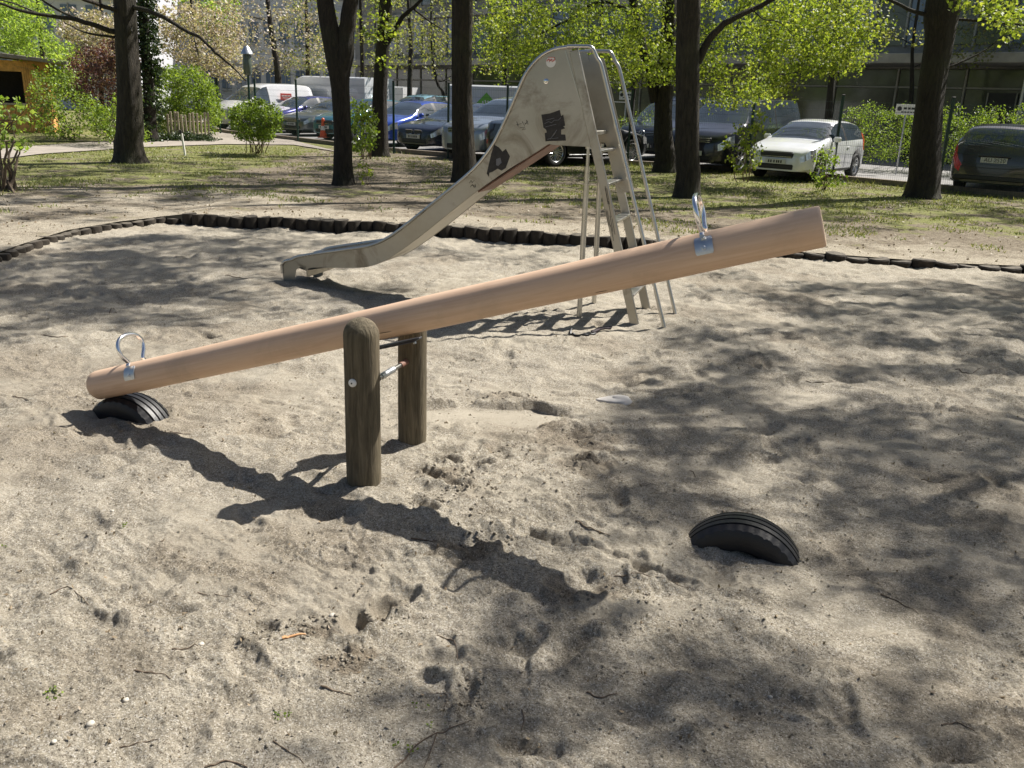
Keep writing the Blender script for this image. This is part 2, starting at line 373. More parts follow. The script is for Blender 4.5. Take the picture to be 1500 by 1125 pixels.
def rim_r(th):
    # straight segments between boundary points
    th = np.asarray(th); i = np.clip(np.searchsorted(_bt, th)-1, 0, len(_bt)-2)
    t0, t1, r0, r1 = _bt[i], _bt[i+1], _br[i], _br[i+1]
    return r0*r1*np.sin(t1-t0)/np.maximum(1e-9, r0*np.sin(th-t0)+r1*np.sin(t1-th))
def rimdist(x, y):
    th = np.arctan2(y-CP[1], x-CP[0]); r_ = np.hypot(x-CP[0], y-CP[1]); return r_-rim_r(th)
def ground_z(x, y):
    x = np.asarray(x, float); y = np.asarray(y, float); d = np.maximum(0, rimdist(x, y))
    back = np.clip((y-9.5)/1.2, 0, 1)*np.clip((3.0-x)/2.0, 0, 1)*np.clip((x+4.6)/.4, 0, 1)
    top = .075+.055*back
    z = .02+(top-.02)*np.exp(-(d/3.5)**2)
    amp = np.clip(1-(y-10)/30, .3, 1)*.035
    z = z+amp*fbm(x*.9, y*.9, 4, 3)*np.clip(d/.5, 0, 1)*np.clip((24-y)/6, 0.0, 1)
    return z
def smooth(a, b, x): t_ = np.clip((x-a)/(b-a), 0, 1); return t_*t_*(3-2*t_)
# footprints
fp = []
for i in range(620):
    r_ = 1.2+rs.rand()**.75*10; th = R(rs.uniform(-48, 48)); fp.append((r_*math.sin(th), r_*math.cos(th), rs.uniform(0, math.pi), rs.uniform(.09, .15), rs.uniform(.035, .055), rs.uniform(.007, .028)))
pits = []   # (x, y, angle, semi-long, semi-short, depth)
for (px, py, a, l, s_, dp) in ((715, 690, .2, .10, .05, .03), (845, 685, .1, .12, .05, .045), (835, 640, .3, .22, .09, .03), (690, 800, .5, .12, .07, .04), (620, 750, 2.2, .12, .05, .035), (520, 905, 1.8, .09, .05, .05),
                             (575, 880, .3, .10, .05, .045), (780, 790, -.4, .12, .04, .03), (850, 855, .2, .15, .07, .03), (680, 1000, 1.6, .10, .03, .03), (640, 705, 2.4, .16, .04, .03), (385, 915, 0, .05, .04, .03),
                             (1255, 560, .3, .12, .05, .03), (1460, 547, 0, .2, .05, .035), (770, 1085, -.2, .10, .04, .03), (930, 825, -.6, .3, .02, .02), (350, 700, 0, .1, .05, .03), (1340, 600, 0, .25, .06, .03), (70, 840, .8, .08, .05, .03)):
    g = gnd(px, py); pits.append((g[0], g[1], a, l, s_, dp))
slab_c = gnd(715, 606)
GROOVES = [(np.array([gnd(*p)[:2] for p in P_]), dp, wd) for P_, dp, wd in (
    ([(775, 783), (850, 800), (920, 828), (960, 838), (1030, 866)], .014, .018), ([(822, 728), (850, 762), (876, 778)], .010, .014), ([(618, 690), (640, 712), (690, 722), (740, 716)], .016, .022),
    ([(700, 655), (690, 676), (720, 688), (790, 680)], .012, .02), ([(300, 725), (380, 705), (470, 690)], .008, .03), ([(20, 700), (120, 668), (240, 655)], .008, .04), ([(655, 930), (690, 965), (700, 1020)], .012, .018), ([(745, 915), (770, 945), (772, 985)], .012, .016),
    ([(840, 905), (900, 900), (960, 915)], .012, .03), ([(1000, 960), (1100, 940), (1200, 960)], .008, .04), ([(60, 800), (95, 830), (130, 868)], .010, .022), ([(180, 620), (260, 610), (340, 628)], .008, .025), ([(380, 585), (460, 600), (490, 612)], .012, .02),
    ([(250, 1000), (330, 1020), (420, 1010)], .008, .03), ([(1200, 650), (1320, 640), (1450, 660)], .010, .04), ([(1100, 580), (1200, 575), (1300, 590)], .010, .05), ([(950, 470), (1080, 480), (1250, 470)], .012, .06), ([(60, 430), (200, 440), (380, 420)], .014, .07), ([(400, 800), (470, 830), (560, 840)], .008, .03))]
def sand_z(x, y):
    r_ = np.hypot(x, y)
    z = .045*fbm(x*.55, y*.55, 3, 20)+.022*fbm(x*2.2+5, y*2.2, 4, 30)
    rid = 1-np.abs(fbm(x*3.1, y*3.1+9, 3, 44))*3.2
    z = z+.010*np.clip(rid, -1, 1)*smooth(0, .3, fbm(x*.5+3, y*.5, 2, 50)+.2)
    z = z+.019*fbm(x*9+.6*fbm(x*3, y*3, 2, 61), y*12, 4, 60)+.009*fbm(x*4.5+y*1.5, y*8, 3, 66)+.012*np.clip(.12-np.abs(fbm(x*5.5+2*fbm(x*2, y*2, 2, 68), y*8.5, 3, 67)), 0, .12)/.12*smooth(-.05, .25, fbm(x*.9, y*.9+7, 2, 69))
    near = np.clip(1-(r_-3)/5, .15, 1)
    z = z+(.007*fbm(x*26, y*30, 4, 70, .6))*near*(0.4+1.1*smooth(-.2, .35, fbm(x*1.1, y*1.1+20, 3, 80)))
    for (fx, fy, a, l, s_, dp) in fp+pits:
        m = (np.abs(x-fx) < .6) & (np.abs(y-fy) < .6)
        if not m.any(): continue
        dx = x[m]-fx; dy = y[m]-fy; u = dx*math.cos(a)+dy*math.sin(a); v = -dx*math.sin(a)+dy*math.cos(a)
        q = np.sqrt((u/l)**2+(v/s_)**2)*(1+.5*vnoise(dx*14+fx*7, dy*14+fy*5, 5)+.35*vnoise(dx*35, dy*35+fy*5, 6))
        z[m] += -dp*(1-smooth(.35, 1.1, q))+dp*.5*np.exp(-((q-1.3)/.3)**2)*(.6+1.2*vnoise(dx*12+fx, dy*12, 8))
    # smooth scraped patch right of the posts with a broken crust edge at its back
    dx = x-slab_c[0]; dy = y-slab_c[1]; q = np.sqrt((dx/.50)**2+(dy/.22)**2)+.25*vnoise(x*9, y*9, 90)
    k = 1-smooth(.88, .96, q); z = z*(1-k*.85)-k*(.010+.026*smooth(-.05, .15, dy)); z = z+.012*np.exp(-((q-1.08)/.12)**2)*smooth(-.1, .1, dy)
    for pl_, dp, wd in GROOVES:
        lo_ = pl_.min(0)-.25; hi = pl_.max(0)+.25; m = (x > lo_[0]) & (x < hi[0]) & (y > lo_[1]) & (y < hi[1])
        if not m.any(): continue
        dd_ = np.full(int(m.sum()), 9.0); X_, Y_ = x[m], y[m]
        for a, b in zip(pl_[:-1], pl_[1:]):
            ab = b-a; u = np.clip(((X_-a[0])*ab[0]+(Y_-a[1])*ab[1])/(ab@ab), 0, 1); dd_ = np.minimum(dd_, np.hypot(X_-a[0]-u*ab[0], Y_-a[1]-u*ab[1]))
        dd_ = dd_+.02*vnoise(X_*14, Y_*14, 31)
        z[m] += -dp*np.exp(-(dd_/wd)**2)+dp*.6*np.exp(-((dd_-wd*2.1)/wd)**2)*(.5+vnoise(X_*9, Y_*9, 33))
    # heaps: at slide mouth, at posts, at tyres
    for (hx, hy, hr, hh) in ((*gnd(440, 425)[:2], .35, .03), (*gnd(560, 415)[:2], .45, -.07), (*gnd(500, 405)[:2], .25, .03), (*gnd(533, 712)[:2], .22, .012), (*gnd(604, 655)[:2], .2, .015), (*gnd(1085, 830)[:2], .3, -.015),
                             (*gnd(470, 505)[:2], .5, .02), (*gnd(830, 700)[:2], .35, .03), (*gnd(720, 740)[:2], .3, .03), (*gnd(640, 800)[:2], .3, .025)):
        z = z+hh*np.exp(-((x-hx)**2+(y-hy)**2)/hr**2)
    d = rimdist(x, y); z = z+.03*np.exp(-(d/.5)**2)*(fbm(x*3, y*3, 3, 7)+.2); z = np.where(d > .16, -.25, z)
    return z
def build_sand():
    th = np.concatenate([np.arange(-180, -44, 3.0), np.arange(-44, 44, .115), np.arange(44, 180.1, 3.0)])
    rr = np.concatenate([[0.001, .3, .6, .9], np.exp(np.arange(math.log(1.15), math.log(13.5), .0036))])
    T_, RR = np.meshgrid(np.radians(th), rr); x = RR*np.sin(T_); y = RR*np.cos(T_)
    jx = np.clip(RR*.0008, 0, .004); x = x+jx*(rs.rand(*x.shape)-.5); y = y+jx*(rs.rand(*x.shape)-.5)
    z = sand_z(x.ravel(), y.ravel()).reshape(x.shape)
    V = np.stack([x, y, z], -1).reshape(-1, 3); n, m = x.shape
    i = np.arange(n-1)[:, None]*m+np.arange(m-1)[None, :]
    Q = np.stack([i, i+1, i+m+1, i+m], -1).reshape(-1, 4)
    o = npmesh('sand', V, Q[:, ::-1], M_sand, smooth=True); tag(o, kind='structure')
    xx, yy = V[:, 0], V[:, 1]; damp = np.zeros(len(xx))
    for (px, py, rr_, k) in ((830, 650, .34, .55), (850, 690, .15, .6), (700, 730, .12, .4), (500, 965, .10, .7), (650, 700, .12, .5), (455, 925, .08, .6), (575, 885, .1, .7), (735, 580, .12, .5), (850, 870, .16, .5), (520, 905, .07, .8), (680, 815, .12, .6)):
        g = gnd(px, py); q = np.hypot(xx-g[0], (yy-g[1])*1.3)/rr_+.9*fbm(xx*11, yy*11, 3, 12); damp = np.maximum(damp, k*(1-smooth(.6, 1.1, q)))
    damp = np.maximum(damp, .35*smooth(.15, .4, fbm(xx*1.4, yy*1.4, 4, 15)))
    a = o.data.attributes.new('damp', 'FLOAT', 'POINT'); a.data.foreach_set('value', damp.astype(np.float32))
    fine = np.zeros(len(xx))
    for (px, py, ra, rb, k) in ((712, 608, .42, .17, .8), (655, 622, .2, .12, .7), (700, 650, .16, .07, .5), (520, 905, .13, .06, .5), (960, 895, .25, .08, .5), (350, 760, .3, .1, .4), (1085, 850, .2, .07, .5), (250, 860, .3, .08, .35), (650, 960, .12, .12, .4), (900, 700, .2, .08, .35)):
        g = gnd(px, py); q = np.hypot((xx-g[0])/ra, (yy-g[1])/rb)+.8*fbm(xx*7, yy*7, 3, 13); fine = np.maximum(fine, k*(1-smooth(.6, 1.15, q)))
    fine = np.maximum(fine, .45*smooth(.1, .4, fbm(xx*1.7+9, yy*2.6, 4, 18)))
    a = o.data.attributes.new('fine', 'FLOAT', 'POINT'); a.data.foreach_set('value', fine.astype(np.float32))
build_sand()
def path_mask(x, y):
    """beaten earth strip and gravel path"""
    return np.zeros_like(x)
def build_ground():
    th = np.concatenate([np.arange(-180, 20, 1.2), np.arange(20, 160, .3), np.arange(160, 180.01, 1.2)]); th = np.radians(th)
    s = np.concatenate([[0], .05*1.16**np.arange(0, 20), ]); s = np.concatenate([s, s[-1]+np.cumsum(.25*1.028**np.arange(1, 90)), [150, 260, 400]])
    s = np.unique(s); T_, S_ = np.meshgrid(th, s); rr = rim_r(T_)+S_
    x = CP[0]+rr*np.cos(T_); y = CP[1]+rr*np.sin(T_); z = ground_z(x, y)
    V = np.stack([x, y, z], -1).reshape(-1, 3); n, m = x.shape; i = np.arange(n-1)[:, None]*m+np.arange(m-1)[None, :]
    Q = np.stack([i, i+1, i+m+1, i+m], -1).reshape(-1, 4)
    o = npmesh('ground', V, Q[:, ::-1], M_ground, smooth=True); tag(o, kind='structure')
    d = rimdist(V[:, 0], V[:, 1]); X = V[:, 0]; Y = V[:, 1]
    sandy = np.clip(1-d/3.2, 0, 1)*.9; sandy = np.where(X < -3, np.maximum(sandy, np.clip(1-np.abs(d-2.5)/4, 0, 1)*.7), sandy)
    green = .02+.38*smooth(2.0, 5.5, d)
    green = np.where((X < -1.0) & (X > -6) & (Y > 16.5), green-.35, green)
    green = np.where((X > 2.5), green+.18*smooth(2, 4, d), green)
    green = np.where((X < -5.5), green+.25*smooth(4.5, 6, d), green)
    for nm, v in (('green', green), ('sandy', sandy)):
        a = o.data.attributes.new(nm, 'FLOAT', 'POINT'); a.data.foreach_set('value', v.astype(np.float32))
build_ground()
def gz(x, y): return float(ground_z(np.array([x]), np.array([y]))[0])
def sz(x, y): return float(sand_z(np.array([float(x)]), np.array([float(y)]))[0])
def gout(x, y):
    p = gnd(x, y, .03)
    for _ in range(3): p = gnd(x, y, gz(p[0], p[1]))
    return p

# log edging
def log_edge(nm, label, pts, ttop, tvar, dia):
    root = empty(nm, (*pts[0], 0), 0, label, 'log edging', 'log palisades round the sandpit')
    L = 0; P = [np.array(p) for p in pts]; seg = [np.linalg.norm(P[i+1]-P[i]) for i in range(len(P)-1)]; tot = sum(seg); n = int(tot/dia)
    for k in range(n):
        u = (k+.5)/n*tot; i = 0
        while i < len(seg)-1 and u > seg[i]: u -= seg[i]; i += 1
        p = P[i]+(P[i+1]-P[i])*u/seg[i]; r_ = dia/2*rnd.uniform(1.0, 1.13); h = ttop+rnd.uniform(-tvar, tvar)
        mb = MB(); nn = 14; V = []
        for j, (rr, zz) in enumerate(((r_, -.3), (r_*1.0, h-.015), (r_*.9, h), (r_*.45, h+.002))):
            for q in range(nn): a = 2*math.pi*q/nn; w_ = 1+.04*math.sin(a*3+k)+.03*math.sin(a*5+2*k); V.append((p[0]-pts[0][0]+math.cos(a)*rr*w_, p[1]-pts[0][1]+math.sin(a)*rr*w_, zz+.008*math.cos(a+k)*(j > 0)))
        Fc = [(j*nn+q, j*nn+(q+1) % nn, (j+1)*nn+(q+1) % nn, (j+1)*nn+q) for j in range(3) for q in range(nn)]
        mb.add(V, Fc[:nn*2], 0)
        for f in Fc[nn*2:]: mb.f.append(f); mb.m.append(1)
        mb.f.append(tuple(range(3*nn, 4*nn))); mb.m.append(1)
        mb.build('log', [M_log, M_logtop], root)
    return root
log_edge('log_edging', 'low dark log edging along the left side of the sandpit', [(-5.0, 8.0), (-5.0, 8.4), (-5.05, 8.9), (-5.08, 9.9), (-4.85, 10.7), (-4.58, 11.2), (-4.3, 11.24)], .062, .010, .17)
log_edge('log_edging', 'taller row of dark round logs along the back of the sandpit', [(-4.25, 11.24), (-4.0, 11.12), (-3.08, 11.14), (-1.34, 11.0), (0.2, 10.74), (1.16, 10.52), (1.94, 10.38), (2.6, 10.33)], .135, .012, .165)
log_edge('log_edging', 'half sunk broad log edging behind the raised end of the seesaw on the right', [(2.65, 10.33), (3.31, 10.28), (3.81, 10.15), (4.9, 9.86), (5.75, 9.85), (7.0, 9.4)], .075, .02, .235)

# ------------------------------------------------------------------ path, parking, kerbs
def sheet(name, pts, z, mat, nx=1):
    mb = MB(); mb.add([(p[0], p[1], z) for p in pts], [tuple(range(len(pts)))]); o = mb.build(name, mat, smooth=False); return tag(o, kind='structure')
def strip(name, L_, R_, dz, mat):
    V = []; 
    for a, b in zip(L_, R_):
        for k in range(7):
            p = np.array(a[:2])+(np.array(b[:2])-np.array(a[:2]))*k/6; V.append((p[0], p[1], gz(p[0], p[1])+dz))
    Q = [(i*7+k, i*7+k+1, (i+1)*7+k+1, (i+1)*7+k) for i in range(len(L_)-1) for k in range(6)]
    mb = MB(); mb.add(V, Q); return tag(mb.build(name, mat), kind='structure')
def dens(pts, step=.6):
    out = []
    for a, b in zip(pts[:-1], pts[1:]):
        a = np.array(a[:2]); b = np.array(b[:2]); n = max(1, int(np.linalg.norm(b-a)/step))
        out += [a+(b-a)*k/n for k in range(n)]
    return out+[np.array(pts[-1][:2])]
def resamp(pts, n):
    pts = [np.array(p[:2], float) for p in pts]; d = np.concatenate([[0], np.cumsum([np.linalg.norm(pts[i+1]-pts[i]) for i in range(len(pts)-1)])])
    u = np.linspace(0, d[-1], n); return np.stack([np.interp(u, d, [p[0] for p in pts]), np.interp(u, d, [p[1] for p in pts])], -1)
near_e = [gnd(x, y, .02) for x, y in ((-500, 262), (-60, 240), (60, 227), (200, 217), (330, 212), (430, 213), (500, 224))]
far_e = [gnd(x, y, .02) for x, y in ((-500, 238), (-60, 224), (60, 214), (200, 205), (270, 201), (330, 193), (345, 186))]
strip('path', resamp(near_e, 60), resamp(far_e, 60), .025, M_path)
# fence line on the ground
FL = [(323, 196), (377, 201), (437, 208), (505, 217), (578, 226), (655, 232), (740, 236), (828, 239), (922, 243), (1003, 247), (1083, 253), (1215, 265), (1380, 280), (1545, 298)]
FP = [gnd(x, y, .02) for x, y in FL]
FP = [np.array([p[0], p[1]]) for p in FP]
# smooth the measured line a little
FPs = [FP[0]]+[(FP[i-1]+2*FP[i]+FP[i+1])/4 for i in range(1, len(FP)-1)]+[FP[-1]]
ext = FPs[-1]-FPs[-2]; tail = [FPs[-1]+ext*k for k in (1.2, 6)]
hd = FPs[0]-FPs[1]; head = [FPs[0]+np.array([-1.5, 2.5])*k for k in (9, 1)]
line = head+FPs+tail
nrm = []
for i in range(len(line)):
    a = line[max(0, i-1)]; b = line[min(len(line)-1, i+1)]; t_ = (b-a)/np.linalg.norm(b-a); nrm.append(np.array([-t_[1], t_[0]]))
nrm = [n_ if n_[1] > 0 else -n_ for n_ in nrm]
near = [p+n_*.45 for p, n_ in zip(line, nrm)]; far = [p+np.array([.5, .85])*90 for p in line]
mb = MB(); mb.add([(p[0], p[1], .045) for p in near]+[(p[0], p[1], .045) for p in far], [(i, i+1, len(near)+i+1, len(near)+i) for i in range(len(near)-1)])
tag(mb.build('parking', M_asph, smooth=False), kind='structure')
mb = MB()
for i in range(len(line)-1):
    a = line[i]+nrm[i]*.34; b = line[i+1]+nrm[i+1]*.34; mb.beam((a[0], a[1], .05), (b[0], b[1], .05), .18, .20)
tag(mb.build('kerb', M_kerb, smooth=False), kind='structure')
# ------------------------------------------------------------------ seesaw
AX = np.array([.949, -.317, 0.]); AX /= np.linalg.norm(AX); NX = np.array([.317, .949, 0.]); NX /= np.linalg.norm(NX)
pN = gnd(533, 711); pR = gnd(604, 654); MID = (pN+pR)/2
def onbeam(x, y): return atpl(x, y, MID, NX)
bl = onbeam(141, 565); br_ = onbeam(1206, 331)
saw = empty('seesaw', (MID[0], MID[1], 0), 0, 'long seesaw with a peeled round wooden beam tipped down to the left', 'seesaw')
def loc(p): return np.array([p[0]-MID[0], p[1]-MID[1], p[2]])
BD = (br_-bl); BL = np.linalg.norm(BD); BD /= BL
Xb = Vector(BD); Yb = Vector((0, 0, 1)).cross(Xb).normalized(); Zb = Xb.cross(Yb); MBm = Matrix((Xb, Yb, Zb)).transposed().to_4x4(); MBm.translation = Vector(loc(bl))
mb = MB(); n = 40; prof = [(-.0, .0), (.0, .061), (.004, .068), (.016, .0755)]
xs = list(np.linspace(.05, BL-.05, 60)); rad = [(0, .058), (.004, .067), (.018, .075)]+[(x, .0755+.0012*math.sin(x*2.3)+.0008*math.sin(x*7)) for x in xs]+[(BL-.010, .0765), (BL-.003, .0745), (BL, .069)]
V = []; Fc = []
for x, r_ in rad:
    for k in range(n): a = 2*math.pi*k/n; V.append((x, r_*math.cos(a), r_*math.sin(a)))
for j in range(len(rad)-1):
    for k in range(n): Fc.append((j*n+k, j*n+(k+1) % n, (j+1)*n+(k+1) % n, (j+1)*n+k))
mb.add(V, Fc, 0); mb.add([(0, *v[1:]) for v in V[:n]], [tuple(range(n))], 1); mb.add([(BL, *v[1:]) for v in V[-n:]], [tuple(range(n))], 1)
# cracks along the grain
o = mb.build('beam', [M_beam, M_endgrain], saw, angle=50); o.matrix_local = MBm
mb = MB()
for x, a, L in ((1.72, 62, .10), (1.62, 40, .05), (2.75, 38, .05), (.6, 25, .09), (2.9, 20, .07)):
    a = R(a)-math.pi/2; P = [(x+L*u, -.0764*math.cos(a+.02*math.sin(u*5)), .0764*math.sin(a+.02*math.sin(u*5))) for u in np.linspace(0, 1, 7)]
    mb = MB(); mb.tube(P, [.0003]+[.0014]*5+[.0003], 4); o = mb.build('crack', M_twig, saw); o.matrix_local = MBm
def handle(x, lab=None):
    """teardrop grip of bent tube astride the beam, x metres from its low end"""
    mb = MB(); P = []
    pts = [(-.080, .012), (-.077, .045), (-.062, .068), (-.052, .082), (-.062, .100), (-.078, .125), (-.084, .155), (-.076, .185), (-.052, .207), (-.018, .216), (.018, .216), (.052, .207), (.076, .185), (.084, .155), (.078, .125), (.062, .100), (.052, .082), (.062, .068), (.077, .045), (.080, .012)]
    # Catmull-Rom
    Q = [Vector((x, p[0], p[1])) for p in pts]
    for i in range(2, len(Q)-3):
        for u in np.linspace(0, 1, 5)[:-1]:
            a, b, c, d = Q[i-1], Q[i], Q[i+1], Q[i+2]; P.append(.5*((2*b)+(c-a)*u+(2*a-5*b+4*c-d)*u*u+(3*b-a-3*c+d)*u**3))
    mb.tube(P, .0100, 14); h = mb.build('handle', M_chrome, saw, angle=60); h.matrix_local = MBm
    for s_ in (-1, 1):
        mp = MB(); n_ = 8; V = []
        for j in range(n_+1):      # plate bent round the beam
            a = R(90-s_*(-1)*0)+0; t_ = R(38+52*j/n_)
            for off in (.0762, .0802):
                for xx in (-.034, .034):
                    cut = .006 if j in (0, n_) else 0; V.append((x+xx*(1-cut*20), s_*math.sin(t_)*off, math.cos(t_)*off))
        Fq = []
        for j in range(n_):
            b = j*4; c = b+4; Fq += [(b, b+1, c+1, c), (b+2, c+2, c+3, b+3), (b, c, c+2, b+2), (b+1, b+3, c+3, c+1)]
        Fq += [(0, 2, 3, 1), (n_*4, n_*4+1, n_*4+3, n_*4+2)]
        mp.add(V, Fq); pl = mp.build('plate', M_galv, h)
        a = R(72); c_ = (x, s_*math.sin(a)*.080, math.cos(a)*.080); ax = (0, s_*math.sin(a), math.cos(a))
        mv = MB(); mv.lathe(c_, ax, [(.0001, .005), (.006, .005), (.0085, .003), (.0085, 0)], 14); mv.build('screw', M_galv, h)
    return h
hL = float((onbeam(203, 540)-bl)@BD); hR = float((onbeam(1033, 350)-bl)@BD)
handle(hL); handle(hR)
def post(p, hgt, r0, nm='post'):
    mb = MB(); n = 36; V = []; pr = [(r0*1.0, -.35)]+[(r0*(1+.008*math.sin(z*9)), z) for z in np.linspace(-.05, hgt-.075, 14)]+[(r0*math.cos(a), hgt-.075+.075*math.sin(a)) for a in np.radians([12, 25, 38, 50, 62, 74, 84])]+[(.001, hgt)]
    for r_, z in pr:
        for k in range(n): a = 2*math.pi*k/n; w_ = 1+.012*math.sin(3*a+1+p[0]*9)+.006*math.sin(7*a+z*2); V.append((r_*w_*math.cos(a), r_*w_*math.sin(a), z))
    Fq = [(j*n+k, j*n+(k+1) % n, (j+1)*n+(k+1) % n, (j+1)*n+k) for j in range(len(pr)-1) for k in range(n)]
    mb.add(V, Fq); o = mb.build(nm, M_post, saw, angle=60); o.location = tuple(loc(p)); return o
P1 = post(pN, .765, .0755); P2 = post(pR, .74, .069)
for s_, pp in ((0, P1),):
    c_ = (-.026, -.071, .50); mv = MB(); mv.lathe(c_, (-.3, -.95, 0), [(.0001, .010), (.012, .0095), (.017, .006), (.018, 0)], 18); mv.build('bolt_cap', M_white, pp)
    mv = MB(); mv.lathe((c_[0]-.3*.0095, c_[1]-.95*.0095, .50), (-.3, -.95, 0), [(.0001, .002), (.0035, .0018), (.004, 0)], 8); mv.build('bolt_hole', M_black, pp)
# axle between the posts
zc = .455; a_ = loc(pN)+NX*.06; b_ = loc(pR)-NX*.055; a_[2] = zc; b_[2] = zc
mb = MB(); mb.tube([a_, b_], .0105, 12); mb.build('axle', M_tube, saw)
for f0, f1, m_, r_ in ((.02, .22, M_black, .016), (.30, .62, M_galv, .0145), (.80, .97, M_rust, .014)):
    mb = MB(); mb.tube([a_+(b_-a_)*f0, a_+(b_-a_)*f1], r_, 14); mb.build('sleeve', m_, saw)
# bearing bracket under the beam
bc = onbeam(568, 480); mb = MB(); c_ = loc(bc); und = -np.array(Zb)*.079
mb.beam(c_+und-BD*.13, c_+und+BD*.13, .09, .008, up=tuple(Zb), bev=.002)
for s_ in (-1, 1):
    mb.beam(c_+und*1.02+np.array(Yb)*.042*s_-BD*.13, (c_+np.array(Yb)*.042*s_-AX*.12)*np.array([1, 1, 0])+np.array([0, 0, zc-.02]), .006, .036, up=tuple(Xb))
mb.build('bracket', simple('dark_steel', (.06, .06, .065), .5, metal=.6), saw)
for k in (-.11, .11): mb = MB(); mb.lathe(c_+und*1.05+BD*k, tuple(-np.array(Zb)), [(.0001, .012), (.008, .012), (.008, 0)], 6); mb.lathe(c_-und*.985+BD*k, tuple(Zb), [(.0001, .006), (.008, .005), (.012, .001), (.012, 0)], 12); mb.build('bolt', M_galv, saw)

# ------------------------------------------------------------------ half buried tyres
def tyre(c, label, turn=0, zc=-.125, Rr=.253, wd=.172):
    root = empty('buried_tyre', (c[0], c[1], 0), 0, label, 'tyre', 'half buried tyres under the seesaw ends')
    n = 144; W = wd/2; sec = []   # outer profile with four grooves, then sidewall and bead
    # tread
    ys = []; gro = [-.6, -.2, .2, .6]; gw = .062
    def crown(u): return Rr-.010*u*u-.012*abs(u)**6
    pr = [(-1.0, Rr-.026), (-.97, Rr-.018)]
    for g_ in gro: pr += [(g_-gw, crown(g_-gw)), (g_-gw*.8, crown(g_)-.011), (g_+gw*.8, crown(g_)-.011), (g_+gw, crown(g_+gw))]
    pr += [(.97, Rr-.018), (1.0, Rr-.026)]
    sw = [(1.06, Rr-.045), (1.08, Rr-.07), (1.02, Rr-.10), (.88, Rr-.112), (.80, Rr-.105), (.90, Rr-.07), (.92, Rr-.045), (.80, Rr-.022), (.4, Rr-.016), (0, Rr-.014)]
    full = pr+sw+[(-u, r_) for u, r_ in sw[::-1][1:]]
    V = []; q = len(full)
    for k in range(n):
        a = 2*math.pi*k/n
        for j, (u, r_) in enumerate(full):
            rr = r_
            if j in (1, len(pr)-2) and k % 4 == 0: rr -= .006
            V.append((rr*math.cos(a), u*W, rr*math.sin(a)))
    Fq = [(k*q+j, ((k+1) % n)*q+j, ((k+1) % n)*q+(j+1) % q, k*q+(j+1) % q) for k in range(n) for j in range(q)]
    mb = MB(); mb.add(V, Fq); o = mb.build('tyre', M_rubber, root, angle=28)
    o.location = (0, 0, zc); o.rotation_euler = (0, 0, math.atan2(AX[1], AX[0])+turn)
    return root
mL = (gnd(130, 608)+gnd(222, 622))/2+NX*.075; mR = (gnd(1003, 797)+gnd(1170, 826))/2+NX*.075
tyre(mL, 'black tyre half sunk in the sand right beneath the lowered beam end', zc=-.135)
tyre(mR, 'black tyre half sunk in the sand under the raised beam end, nothing resting on it', zc=-.132)

# ------------------------------------------------------------------ slide
s1 = gnd(425, 418); f1 = gnd(944, 475); SA = (f1-s1); SA /= np.linalg.norm(SA); SN = np.array([-SA[1], SA[0], 0])   # SN points away from the camera
sl = empty('playground_slide', (s1[0], s1[1], 0), math.atan2(SA[1], SA[0]), 'tall scratched stainless steel slide with a ladder, black paint patches on its side', 'slide')
SW = .50
def sp(x, y):
    p = atpl(x, y, s1, SN); return (float((p-s1)@SA), float(p[2]))
top_px = [(428, 380), (440, 375), (500, 366), (540, 360), (565, 350), (590, 333), (640, 293), (680, 260), (700, 241), (715, 222), (727, 203), (745, 165), (757, 137), (768, 112), (778, 97), (790, 84), (802, 76), (815, 71), (828, 69)]
bot_px = [(448, 397), (458, 392), (500, 392.5), (530, 392), (550, 388), (572, 377), (610, 350), (660, 310), (697, 281), (740, 251), (780, 226), (803, 211)]
top = [sp(*p) for p in top_px]; bot = [sp(*p) for p in bot_px]
def crs(P, m=4):
    P = [np.array(p) for p in P]; P = [2*P[0]-P[1]]+P+[2*P[-1]-P[-2]]; out = []
    for i in range(1, len(P)-2):
        for u in np.arange(m)/m:
            a, b, c, d = P[i-1:i+3]; out.append(.5*((2*b)+(c-a)*u+(2*a-5*b+4*c-d)*u*u+(3*b-a-3*c+d)*u**3))
    return out+[P[-2]]
topc = crs(top, 3); botc = crs(bot, 3)
foot_o = [sp(415, 388), sp(416, 395), sp(425, 425)]; foot_i = [sp(436, 425), sp(432, 402), sp(434, 396), sp(440, 392)]
ptop = [sp(852, 72)]; plow = [sp(890, 207)]
